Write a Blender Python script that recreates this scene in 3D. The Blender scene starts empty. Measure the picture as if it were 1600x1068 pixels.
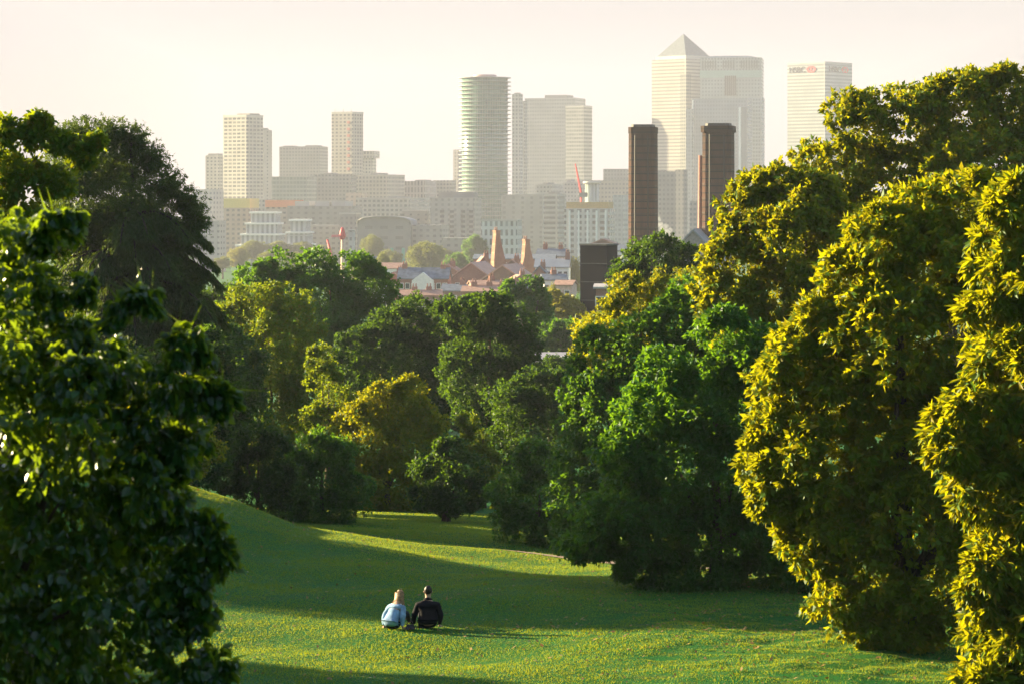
import bpy, bmesh, math
import numpy as np
from mathutils import Vector, Matrix, noise as mnoise

R = math.radians
PI = math.pi
rng = np.random.default_rng(7)
scene = bpy.context.scene
C = scene.collection

# ------------------------------------------------------------------ scales
EYE = 45.0            # height of the eye on the park hill above the river level
F = 4444.4            # focal length, measured in the photograph's pixels
HOR = 315.0           # row of the horizon
SUN_AZ, SUN_EL = -66.0, 14.5


def X(px, Y):
    return (px - 800.0) / F * Y


def Z(py, Y):
    return EYE - (py - HOR) / F * Y


# ------------------------------------------------------------------ helpers
def tag(o, label=None, cat=None, group=None, kind=None):
    if label:
        o['label'] = label
    if cat:
        o['category'] = cat
    if group:
        o['group'] = group
    if kind:
        o['kind'] = kind
    return o


def empty(name, loc=(0, 0, 0), rz=0.0):
    o = bpy.data.objects.new(name, None)
    o.location = loc
    o.rotation_euler = (0, 0, rz)
    o.empty_display_size = 0.5
    C.objects.link(o)
    return o


def link(name, me, mats, parent=None, loc=(0, 0, 0)):
    o = bpy.data.objects.new(name, me)
    if not isinstance(mats, (list, tuple)):
        mats = [mats]
    if not me.materials:
        for m in mats:
            me.materials.append(m)
    o.location = loc
    C.objects.link(o)
    if parent is not None:
        o.parent = parent
    return o


def mesh_arrays(name, verts, faces_flat, loop_start, smooth=False):
    me = bpy.data.meshes.new(name)
    nv, nl, nf = len(verts), len(faces_flat), len(loop_start)
    me.vertices.add(nv)
    me.vertices.foreach_set('co', np.ascontiguousarray(verts, np.float32).ravel())
    me.loops.add(nl)
    me.loops.foreach_set('vertex_index', np.ascontiguousarray(faces_flat, np.int32))
    me.polygons.add(nf)
    me.polygons.foreach_set('loop_start', np.ascontiguousarray(loop_start, np.int32))
    if smooth:
        me.polygons.foreach_set('use_smooth', np.ones(nf, bool))
    me.update(calc_edges=True)
    return me


class MB:
    """collects shapes, builds ONE mesh object"""

    def __init__(self):
        self.v, self.f, self.s, self.m = [], [], [], []

    def add(self, vs, fs, smooth=False, mi=0):
        b = len(self.v)
        self.v += [tuple(p) for p in vs]
        self.f += [tuple(i + b for i in f) for f in fs]
        self.s += [smooth] * len(fs)
        self.m += [mi] * len(fs)
        return self

    def box(self, x0, x1, y0, y1, z0, z1, mi=0):
        vs = [(x0, y0, z0), (x1, y0, z0), (x1, y1, z0), (x0, y1, z0),
              (x0, y0, z1), (x1, y0, z1), (x1, y1, z1), (x0, y1, z1)]
        fs = [(0, 3, 2, 1), (4, 5, 6, 7), (0, 1, 5, 4), (1, 2, 6, 5), (2, 3, 7, 6), (3, 0, 4, 7)]
        return self.add(vs, fs, mi=mi)

    def prism(self, poly, z0, z1, top=None, mi=0, smooth=False):
        """poly: outline (ccw), top: optional outline at z1"""
        n = len(poly)
        top = top or poly
        vs = [(p[0], p[1], z0) for p in poly] + [(p[0], p[1], z1) for p in top]
        fs = [(i, (i + 1) % n, n + (i + 1) % n, n + i) for i in range(n)]
        self.add(vs, fs, smooth, mi)
        b = len(self.v) - 2 * n
        self.f += [tuple(b + i for i in range(n))[::-1], tuple(b + n + i for i in range(n))]
        self.s += [False, False]
        self.m += [mi, mi]
        return self

    def tube(self, pts, rads, n=8, smooth=True, mi=0):
        pts = [Vector(p) for p in pts]
        vs, fs = [], []
        up = Vector((0.13, 0.31, 0.94))
        for i, p in enumerate(pts):
            d = (pts[min(i + 1, len(pts) - 1)] - pts[max(i - 1, 0)])
            d = d.normalized() if d.length > 1e-9 else Vector((0, 0, 1))
            ref = Vector((1, 0, 0)) if abs(d.z) > 0.8 else up
            a = d.cross(ref).normalized()
            b = d.cross(a)
            for k in range(n):
                t = 2 * PI * k / n
                vs.append(p + (a * math.cos(t) + b * math.sin(t)) * rads[i])
        for i in range(len(pts) - 1):
            for k in range(n):
                fs.append((i * n + k, i * n + (k + 1) % n, (i + 1) * n + (k + 1) % n, (i + 1) * n + k))
        fs.append(tuple(range(n))[::-1])
        fs.append(tuple((len(pts) - 1) * n + k for k in range(n)))
        return self.add(vs, fs, smooth, mi)

    def lathe(self, prof, n=24, smooth=True, c=(0, 0), mi=0):
        vs, fs = [], []
        for r, z in prof:
            for k in range(n):
                t = 2 * PI * k / n
                vs.append((c[0] + r * math.cos(t), c[1] + r * math.sin(t), z))
        for i in range(len(prof) - 1):
            for k in range(n):
                fs.append((i * n + k, i * n + (k + 1) % n, (i + 1) * n + (k + 1) % n, (i + 1) * n + k))
        fs.append(tuple(range(n))[::-1])
        fs.append(tuple((len(prof) - 1) * n + k for k in range(n)))
        return self.add(vs, fs, smooth, mi)

    def build(self, name, mats, parent=None, loc=(0, 0, 0)):
        me = bpy.data.meshes.new(name)
        me.from_pydata(self.v, [], self.f)
        me.polygons.foreach_set('use_smooth', self.s)
        if not isinstance(mats, (list, tuple)):
            mats = [mats]
        for m in mats:
            me.materials.append(m)
        me.polygons.foreach_set('material_index', self.m)
        bm = bmesh.new()
        bm.from_mesh(me)
        bmesh.ops.recalc_face_normals(bm, faces=bm.faces)
        bm.to_mesh(me)
        bm.free()
        me.update()
        return link(name, me, mats, parent, loc)


# ------------------------------------------------------------------ materials
class N:
    """small node builder"""

    def __init__(self, name):
        self.mat = bpy.data.materials.new(name)
        self.mat.use_nodes = True
        self.t = self.mat.node_tree
        self.t.nodes.clear()
        self.out = self.t.nodes.new('ShaderNodeOutputMaterial')

    def n(self, kind, **kw):
        nd = self.t.nodes.new(kind)
        for k, v in kw.items():
            if k.startswith('i_'):
                nd.inputs[k[2:].replace('_', ' ')].default_value = v
            else:
                setattr(nd, k, v)
        return nd

    def set(self, nd, idx, v):
        if hasattr(v, 'is_output') or isinstance(v, bpy.types.NodeSocket):
            self.t.links.new(v, nd.inputs[idx])
        else:
            nd.inputs[idx].default_value = v

    def math(self, op, a, b=0.0, c=None, clamp=False):
        nd = self.n('ShaderNodeMath', operation=op, use_clamp=clamp)
        self.set(nd, 0, a)
        self.set(nd, 1, b)
        if c is not None:
            self.set(nd, 2, c)
        return nd.outputs[0]

    def mix(self, fac, a, b, blend='MIX'):
        nd = self.n('ShaderNodeMix', data_type='RGBA', blend_type=blend)
        self.set(nd, 0, fac)
        self.set(nd, 6, a if not isinstance(a, tuple) else (*a[:3], 1))
        self.set(nd, 7, b if not isinstance(b, tuple) else (*b[:3], 1))
        return nd.outputs[2]

    def noise(self, vec, scale, detail=3, rough=0.55):
        nd = self.n('ShaderNodeTexNoise', i_Scale=scale, i_Detail=detail, i_Roughness=rough)
        if vec is not None:
            self.t.links.new(vec, nd.inputs['Vector'])
        return nd.outputs['Fac']

    def ramp(self, fac, stops):
        nd = self.n('ShaderNodeValToRGB')
        self.t.links.new(fac, nd.inputs[0])
        el = nd.color_ramp.elements
        el[0].position, el[0].color = stops[0][0], (*stops[0][1], 1)
        el[1].position, el[1].color = stops[1][0], (*stops[1][1], 1)
        for p, c in stops[2:]:
            e = el.new(p)
            e.color = (*c, 1)
        return nd.outputs[0]

    def maprange(self, v, a, b, c, d):
        nd = self.n('ShaderNodeMapRange')
        self.set(nd, 0, v)
        for i, q in enumerate((a, b, c, d)):
            nd.inputs[i + 1].default_value = q
        return nd.outputs[0]

    def principled(self, col, rough=0.6, spec=0.3, metal=0.0, normal=None):
        nd = self.n('ShaderNodeBsdfPrincipled')
        self.set(nd, 'Base Color', col if not isinstance(col, tuple) else (*col[:3], 1))
        self.set(nd, 'Roughness', rough)
        self.set(nd, 'Specular IOR Level', spec)
        self.set(nd, 'Metallic', metal)
        if normal is not None:
            self.t.links.new(normal, nd.inputs['Normal'])
        return nd.outputs[0]

    def bump(self, h, strength=0.4, dist=0.05):
        nd = self.n('ShaderNodeBump', i_Strength=strength, i_Distance=dist)
        self.t.links.new(h, nd.inputs['Height'])
        return nd.outputs[0]

    def surf(self, s):
        self.t.links.new(s, self.out.inputs['Surface'])
        return self.mat

    def obj(self):
        return self.n('ShaderNodeTexCoord').outputs['Object']


def plain(name, col, rough=0.6, spec=0.3, metal=0.0, var=0.25, scale=2.0, bump=0.0, bscale=20.0):
    g = N(name)
    o = g.obj()
    nz = g.noise(o, scale, 4)
    d = tuple(c * (1 - var) for c in col)
    u = tuple(min(1, c * (1 + var)) for c in col)
    c = g.ramp(nz, [(0.3, d), (0.7, u)])
    nm = g.bump(g.noise(o, bscale, 3), bump, 0.02) if bump else None
    return g.surf(g.principled(c, rough, spec, metal, nm))


def leaf_mat(name, c0, c1, trans, tfac=0.35, patch=0.35, odd=None, rough=0.5, spec=0.35, wr=0.6, wn=0.7):
    """c0..c1: range of leaf greens, trans: colour of light coming through a leaf, odd: a few turned leaves"""
    g = N(name)
    geo = g.n('ShaderNodeNewGeometry')
    rnd = geo.outputs['Random Per Island']
    nz = g.noise(g.obj(), patch, 3)
    f = g.math('ADD', g.math('MULTIPLY', rnd, wr), g.math('MULTIPLY', nz, wn))
    f = g.maprange(f, 0.2, 1.1, 0.0, 1.0)
    col = g.mix(f, c0, c1)
    if odd:
        k = g.math('GREATER_THAN', g.math('FRACT', g.math('MULTIPLY', rnd, 37.3)), 0.88)
        col = g.mix(g.math('MULTIPLY', k, 0.8), col, odd)
    p = g.principled(col, rough, spec)
    tr = g.n('ShaderNodeBsdfTranslucent')
    tc = g.mix(0.5, col, trans)
    g.t.links.new(tc, tr.inputs['Color'])
    mx = g.n('ShaderNodeMixShader')
    mx.inputs[0].default_value = tfac
    g.t.links.new(p, mx.inputs[1])
    g.t.links.new(tr.outputs[0], mx.inputs[2])
    return g.surf(mx.outputs[0])


def bark_mat(name='bark', col=(0.09, 0.07, 0.05)):
    g = N(name)
    o = g.obj()
    mp = g.n('ShaderNodeMapping')
    mp.inputs['Scale'].default_value = (6, 6, 1.2)
    g.t.links.new(o, mp.inputs[0])
    nz = g.noise(mp.outputs[0], 3, 5)
    c = g.ramp(nz, [(0.3, tuple(x * 0.5 for x in col)), (0.7, tuple(x * 1.4 for x in col))])
    return g.surf(g.principled(c, 0.9, 0.1, normal=g.bump(nz, 0.8, 0.08)))


def facade(name, wall, glass, fh=3.4, bw=3.2, fz=0.55, fu=0.7, rough=0.55, grough=0.15, zoff=0.0,
           tint=None, gspec=0.5, vary=0.75, wvar=0.2):
    """walls with rows of window openings: fz / fu the share of a storey / bay that is glass"""
    wall = tuple(c * .76 for c in wall)
    glass = tuple(c * .70 for c in glass)
    g = N(name)
    o = g.obj()
    sep = g.n('ShaderNodeSeparateXYZ')
    g.t.links.new(o, sep.inputs[0])
    nrm = g.n('ShaderNodeTexCoord').outputs['Normal']
    sn = g.n('ShaderNodeSeparateXYZ')
    g.t.links.new(nrm, sn.inputs[0])
    side = g.math('GREATER_THAN', g.math('ABSOLUTE', sn.outputs[0]), 0.7)
    top = g.math('GREATER_THAN', g.math('ABSOLUTE', sn.outputs[2]), 0.7)
    u = g.math('ADD', g.math('MULTIPLY', sep.outputs[1], side),
               g.math('MULTIPLY', sep.outputs[0], g.math('SUBTRACT', 1.0, side)))
    zz = g.math('DIVIDE', g.math('ADD', sep.outputs[2], zoff + 500.0 * fh), fh)
    uu = g.math('DIVIDE', g.math('ADD', u, 500.0 * bw + bw * 0.5 * (1 - fu)), bw)
    inz = g.math('LESS_THAN', g.math('FRACT', zz), fz)
    inu = g.math('LESS_THAN', g.math('FRACT', uu), fu)
    win = g.math('MULTIPLY', g.math('MULTIPLY', inz, inu), g.math('SUBTRACT', 1.0, top))
    cell = g.n('ShaderNodeCombineXYZ')
    g.t.links.new(g.math('FLOOR', uu), cell.inputs[0])
    g.t.links.new(g.math('FLOOR', zz), cell.inputs[1])
    g.t.links.new(side, cell.inputs[2])
    wn = g.n('ShaderNodeTexWhiteNoise')
    g.t.links.new(cell.outputs[0], wn.inputs['Vector'])
    wc = g.mix(g.math('MULTIPLY', wn.outputs[0], vary), glass, tuple(min(1, 0.5 * a + 0.5 * b) for a, b in zip(glass, wall)))
    nz = g.noise(o, 0.05, 4)
    wl = g.ramp(nz, [(0.3, tuple(c * (1 - wvar) for c in wall)), (0.7, tuple(min(1, c * (1 + wvar)) for c in wall))])
    col = g.mix(win, wl, wc)
    rg = g.math('ADD', rough, g.math('MULTIPLY', win, grough - rough))
    return g.surf(g.principled(col, rg, gspec))


M = {}


def mats():
    M['bark'] = bark_mat()
    M['dark_bark'] = bark_mat('dark_bark', (0.04, 0.032, 0.026))
    # chestnut-like, limes, oaks, conifers
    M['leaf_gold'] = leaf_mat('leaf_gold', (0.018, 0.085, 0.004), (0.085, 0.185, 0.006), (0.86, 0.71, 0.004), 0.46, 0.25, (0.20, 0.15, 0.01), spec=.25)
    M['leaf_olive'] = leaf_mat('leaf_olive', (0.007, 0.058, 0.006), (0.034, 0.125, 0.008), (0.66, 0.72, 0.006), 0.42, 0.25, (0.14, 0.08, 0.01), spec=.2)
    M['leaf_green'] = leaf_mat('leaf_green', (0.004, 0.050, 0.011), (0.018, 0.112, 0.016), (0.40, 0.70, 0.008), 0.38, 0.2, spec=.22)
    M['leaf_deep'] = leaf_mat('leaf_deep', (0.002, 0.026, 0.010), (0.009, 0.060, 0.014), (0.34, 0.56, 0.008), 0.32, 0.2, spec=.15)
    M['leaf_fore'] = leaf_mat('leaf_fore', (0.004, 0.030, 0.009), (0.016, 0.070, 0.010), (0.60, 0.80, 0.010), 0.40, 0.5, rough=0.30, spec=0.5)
    M['needle'] = leaf_mat('needle', (0.003, 0.030, 0.010), (0.012, 0.068, 0.014), (0.40, 0.52, 0.01), 0.28, 0.3, spec=.15)
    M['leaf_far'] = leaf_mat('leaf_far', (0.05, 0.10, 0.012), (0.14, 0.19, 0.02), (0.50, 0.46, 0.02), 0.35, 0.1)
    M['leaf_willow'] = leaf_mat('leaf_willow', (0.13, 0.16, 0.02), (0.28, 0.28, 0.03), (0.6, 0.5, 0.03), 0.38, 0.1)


# ------------------------------------------------------------------ ground
TX = np.array([-90, -40, -20, -12, -9.65, -8, -6, -1.75, 2, 6, 12, 25, 90], float)
TY = np.array([-20, 0, 30, 45, 53, 61, 66, 72, 78, 84, 90, 105, 122, 160, 250, 350, 500, 700, 6000], float)
flat = [36.8, 36.6, 36.3, 36.1, 36.05, 36.02, 36.0, 36.0, 36.0, 36.0, 36.05, 36.2, 37]
TZ = np.array([
    [v + 8.0 for v in flat], [v + 7.2 for v in flat], [v + 1.9 for v in flat], [v + 0.1 for v in flat],
    [v - 0.02 for v in flat], flat,
    [39.5, 39, 38.2, 37.3, 36.8, 36.4, 36.05, 35.93, 35.93, 35.95, 36.0, 36.1, 37],
    [40.5, 40, 39.2, 38.1, 37.4, 36.85, 36.15, 35.75, 35.65, 35.65, 35.75, 36.0, 37],
    [40.3, 39.7, 38.8, 37.95, 37.35, 36.8, 35.9, 35.5, 35.15, 34.8, 34.9, 35.5, 37],
    [39.5, 38.8, 37.8, 37.1, 36.55, 36.05, 35.4, 34.85, 34.2, 34.0, 34.3, 35, 37],
    [37, 36.8, 36.2, 35.6, 35.2, 34.8, 34.2, 33.4, 33.0, 33.2, 33.6, 35, 37],
    [34.5, 34.5, 34, 33.4, 33.2, 33.0, 32.9, 32.6, 32.2, 32.2, 32.6, 34, 36],
    [32.5, 32.5, 32, 31.6, 31.6, 31.5, 31.4, 31.3, 31.0, 31, 31.5, 32, 34],
    [29] * 13, [25] * 13, [19] * 13, [10] * 13, [6] * 13, [5] * 13], float)


def ground_z(x, y):
    x = np.atleast_1d(np.asarray(x, float))
    y = np.atleast_1d(np.asarray(y, float))
    xi = np.clip(np.searchsorted(TX, x) - 1, 0, len(TX) - 2)
    yi = np.clip(np.searchsorted(TY, y) - 1, 0, len(TY) - 2)
    tx = np.clip((x - TX[xi]) / (TX[xi + 1] - TX[xi]), 0, 1)
    ty = np.clip((y - TY[yi]) / (TY[yi + 1] - TY[yi]), 0, 1)

    def row(j):
        return TZ[j, xi] * (1 - tx) + TZ[j, xi + 1] * tx
    # Catmull-Rom in y for smooth rolls
    j0, j1, j2, j3 = np.clip(yi - 1, 0, None), yi, yi + 1, np.clip(yi + 2, None, len(TY) - 1)
    p0, p1, p2, p3 = row(j0), row(j1), row(j2), row(j3)
    h = TY[j2] - TY[j1]
    m1 = np.where(j0 == j1, p2 - p1, (p2 - p0) * h / np.maximum(TY[j2] - TY[j0], 1e-6))
    m2 = np.where(j3 == j2, p2 - p1, (p3 - p1) * h / np.maximum(TY[j3] - TY[j1], 1e-6))
    t = ty
    z = (2 * t**3 - 3 * t**2 + 1) * p1 + (t**3 - 2 * t**2 + t) * m1 + (-2 * t**3 + 3 * t**2) * p2 + (t**3 - t**2) * m2
    near = np.clip((140 - y) / 60, 0, 1)
    z = z + near * (0.07 * np.sin(x * 0.55 + y * 0.31) + 0.06 * np.sin(x * 0.21 - y * 0.47 + 1.3)
                    + 0.035 * np.sin(x * 1.1 + 2.0 * np.sin(y * 0.5)) + 0.03 * np.sin(y * 1.3 + x * 0.23))
    rough = near * np.clip((x - 0.5) / 5, 0, 1) * np.clip((66 - y) / 5, 0, 1)
    z = z + rough * (0.045 * np.sin(x * 2.6 + 1.5 * np.sin(y * 1.9)) * np.sin(y * 2.9 + 1.2 * np.sin(x * 1.3)) + 0.025 * np.sin(x * 5.3 + y * 3.1) * np.sin(y * 5.9 - x * 2.2))
    return z


def gz(x, y):
    return float(ground_z(x, y)[0])


def axis(a):
    out = []
    for s, e, st in a:
        out += list(np.arange(s, e, st))
    return np.array(out)


def grid_mesh(name, xs, ys, zf, smooth=True):
    gx, gy = np.meshgrid(xs, ys)
    z = zf(gx.ravel(), gy.ravel())
    v = np.stack([gx.ravel(), gy.ravel(), z], 1)
    nx, ny = len(xs), len(ys)
    i = np.arange((ny - 1) * nx).reshape(ny - 1, nx)[:, :-1].ravel()
    f = np.stack([i, i + 1, i + 1 + nx, i + nx], 1)
    return mesh_arrays(name, v, f.ravel(), np.arange(len(f)) * 4, smooth)


def ground_mat():
    g = N('park_grass')
    o = g.obj()
    mp = g.n('ShaderNodeMapping')
    mp.inputs['Scale'].default_value = (0.45, 1.2, 1)
    g.t.links.new(o, mp.inputs[0])
    big = g.noise(mp.outputs[0], 0.35, 4)
    fine = g.noise(o, 9.0, 5, 0.7)
    med = g.noise(mp.outputs[0], 2.2, 5, 0.65)
    c = g.ramp(big, [(0.30, (0.003, 0.100, 0.018)), (0.50, (0.010, 0.115, 0.014)), (0.72, (0.035, 0.125, 0.012))])
    c = g.mix(g.math('MULTIPLY', g.maprange(med, 0.5, 0.75, 0, 1), 0.55), c, (0.11, 0.095, 0.025))
    c = g.mix(g.math('MULTIPLY', g.maprange(fine, 0.35, 0.7, 0, 1), 0.5), c, (0.018, 0.05, 0.008))
    return g.surf(g.principled(c, 0.85, 0.12, normal=g.bump(fine, 0.7, 0.06)))


def build_ground():
    xs = axis([(-3000, -300, 150), (-300, -60, 20), (-60, -20, 2), (-20, 24, 0.35), (24, 60, 2), (60, 300, 20), (300, 3200, 150)])
    ys = axis([(-60, 40, 4), (40, 95, 0.35), (95, 140, 1.5), (140, 300, 8), (300, 1000, 35), (1000, 6001, 250)])
    me = grid_mesh('ground', xs, ys, ground_z)
    o = link('ground', me, ground_mat())
    tag(o, kind='structure')
    # grass blades of the mown slope, where one can make out single tufts
    n = 800000
    gx = rng.uniform(-12.5, 15, n)
    gy = rng.uniform(50, 84, n)
    n2 = 260000
    gx = np.concatenate([gx, rng.uniform(-14, 9, n2)])
    gy = np.concatenate([gy, rng.uniform(84, 130, n2)])
    keep = np.abs(gx) < gy * 0.19
    keep &= path_dist(gx, gy) > .62 + .12 * np.sin(gx * 5)
    gx, gy = gx[keep], gy[keep]
    n = len(gx)
    z = ground_z(gx, gy)
    h = rng.uniform(0.014, 0.038, n) * (1 + 0.5 * mnoise_np(gx * 1.7, gy * 1.7))
    long = (rng.uniform(size=n) < .02) & (mnoise_np(gx * 2.9 + 3, gy * 2.3) > .1)
    h = np.where(long, h * rng.uniform(1.6, 3.0, n), h)
    a = rng.uniform(0, 2 * PI, n)
    w = rng.uniform(0.006, 0.012, n)
    h = h * np.where(gy > 84, 1.6, 1)
    w = w * np.where(gy > 84, 2.2, 1)
    lx, ly = rng.normal(0, 0.022, n), rng.normal(0, 0.022, n)
    b = np.stack([gx, gy, z - 0.005], 1)
    d = np.stack([np.cos(a) * w, np.sin(a) * w, 0 * a], 1)
    tip = b + np.stack([lx, ly, h], 1)
    v = np.stack([b - d, b + d, tip], 1).reshape(-1, 3)
    me = mesh_arrays('grass', v, np.arange(3 * n), np.arange(n) * 3)
    gm = leaf_mat('blade', (0.001, 0.145, 0.042), (0.010, 0.175, 0.022), (1.0, 0.88, 0.002), 0.32, 0.45, (0.10, 0.15, 0.02), wr=0.28, wn=1.0, rough=0.6, spec=0.2)
    tag(link('grass', me, gm), 'short mown grass on the park slope', 'grass', kind='stuff')


PATH = [(-1.2, 80.6), (0.2, 79.4), (1.6, 78.4), (3.0, 77.8), (5.5, 77.2), (9.0, 77.0), (14.0, 77.5)]


def path_dist(x, y):
    d = np.full(len(x), 1e9)
    for (x0, y0), (x1, y1) in zip(PATH[:-1], PATH[1:]):
        vx, vy = x1 - x0, y1 - y0
        t = np.clip(((x - x0) * vx + (y - y0) * vy) / (vx * vx + vy * vy), 0, 1)
        d = np.minimum(d, np.hypot(x - x0 - t * vx, y - y0 - t * vy))
    return d


def build_path():
    pts = []
    for (x0, y0), (x1, y1) in zip(PATH[:-1], PATH[1:]):
        for t in np.arange(0, 1, .1):
            pts.append((x0 + (x1 - x0) * t, y0 + (y1 - y0) * t))
    vs, fs = [], []
    m = 6
    for i, (x, y) in enumerate(pts):
        a, b = pts[max(i - 1, 0)], pts[min(i + 1, len(pts) - 1)]
        n = Vector((-(b[1] - a[1]), b[0] - a[0])).normalized()
        for j in range(m):
            w = (j / (m - 1) - .5) * 1.25 + .05 * math.sin(i * 1.7)
            xx, yy = x + n.x * w, y + n.y * w
            vs.append((xx, yy, gz(xx, yy) + .018))
    for i in range(len(pts) - 1):
        for j in range(m - 1):
            fs.append((i * m + j, i * m + j + 1, (i + 1) * m + j + 1, (i + 1) * m + j))
    o = MB().add(vs, fs, True).build('footpath', plain('worn_path', (0.34, 0.24, 0.17), .95, .1, var=.25, scale=1.5, bump=.5))
    tag(o, kind='structure')


def build_fallen_leaves():
    n = 2600
    x = np.concatenate([rng.uniform(-9, 12, n // 2), 6 + rng.normal(0, 4, n - n // 2)])
    y = np.concatenate([rng.uniform(52, 82, n // 2), 60 + rng.normal(0, 6, n - n // 2)])
    ok = (y > 52)
    x, y = x[ok], y[ok]
    n = len(x)
    z = ground_z(x, y) + rng.uniform(.02, .045, n)
    a = rng.uniform(0, 2 * PI, n)
    s = rng.uniform(.03, .06, n)
    dx = np.stack([np.cos(a), np.sin(a), rng.normal(0, .35, n)], 1) * s[:, None]
    dy = np.stack([-np.sin(a), np.cos(a), rng.normal(0, .35, n)], 1) * s[:, None] * .5
    c = np.stack([x, y, z], 1)
    v = np.stack([c - dx, c + dy, c + dx, c - dy], 1).reshape(-1, 3)
    me = mesh_arrays('fallen_leaves', v, np.arange(4 * n), np.arange(n) * 4)
    lm = leaf_mat('dry_leaf', (0.16, 0.10, 0.03), (0.30, 0.20, 0.06), (0.4, 0.2, 0.04), 0.2, .5, (0.12, 0.05, 0.02))
    tag(link('fallen_leaves', me, lm), 'scattered dry leaves lying on the lawn', 'leaves', kind='stuff')


def mnoise_np(x, y):
    return (np.sin(x * 0.9 + 1.7 * np.sin(y * 0.43)) + np.sin(y * 1.3 + 1.1 * np.sin(x * 0.71)) + np.sin(x * 2.3 - y * 1.9)) / 3


# ------------------------------------------------------------------ foliage
def unit(v):
    return v / np.maximum(np.linalg.norm(v, axis=1, keepdims=True), 1e-9)


def rdir(g, n):
    return unit(g.normal(size=(n, 3)))


def leaves_from(g, pos, out, L, W, droop=0.35, spread=1.0, fold=False):
    """one leaf per row of pos, pointing away from the twig direction out and hanging by droop"""
    n = len(pos)
    d = unit(out * 0.55 + rdir(g, n) * spread + np.array([0, 0, -droop]))
    nrm = unit(np.cross(d, rdir(g, n)) + np.array([0, 0, 0.5]) + 0.3 * out)
    s = unit(np.cross(nrm, d))
    nn = np.cross(d, s)
    l = (L * g.uniform(0.65, 1.25, n))[:, None]
    w = (W * g.uniform(0.7, 1.2, n))[:, None]
    if not fold:
        v = np.stack([pos, pos + d * l * 0.45 + s * w, pos + d * l - nn * l * 0.15, pos + d * l * 0.45 - s * w], 1)
        return v.reshape(-1, 3), 'q', n
    v = np.stack([pos, pos + d * l * 0.22 + s * w * 0.85 + nn * w * 0.2, pos + d * l * 0.62 + s * w * 0.8 + nn * w * 0.12,
                  pos + d * l - nn * l * 0.16,
                  pos + d * l * 0.62 - s * w * 0.8 + nn * w * 0.12, pos + d * l * 0.22 - s * w * 0.85 + nn * w * 0.2], 1)
    return v.reshape(-1, 3), 'f', n


def leaf_mesh(name, parts):
    vs, fl, ls = [], [], []
    vb, lb = 0, 0
    for v, kind, n in parts:
        vs.append(v)
        if kind == 'q':
            f = np.arange(4 * n) + vb
            fl.append(f)
            ls.append(np.arange(n) * 4 + lb)
            vb += 4 * n
            lb += 4 * n
        else:
            b = np.arange(n)[:, None] * 6 + vb
            f = (b + np.array([0, 1, 2, 3, 0, 3, 4, 5])).ravel()
            fl.append(f)
            ls.append(np.arange(2 * n) * 4 + lb)
            vb += 6 * n
            lb += 8 * n
    return mesh_arrays(name, np.concatenate(vs), np.concatenate(fl), np.concatenate(ls))


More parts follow.
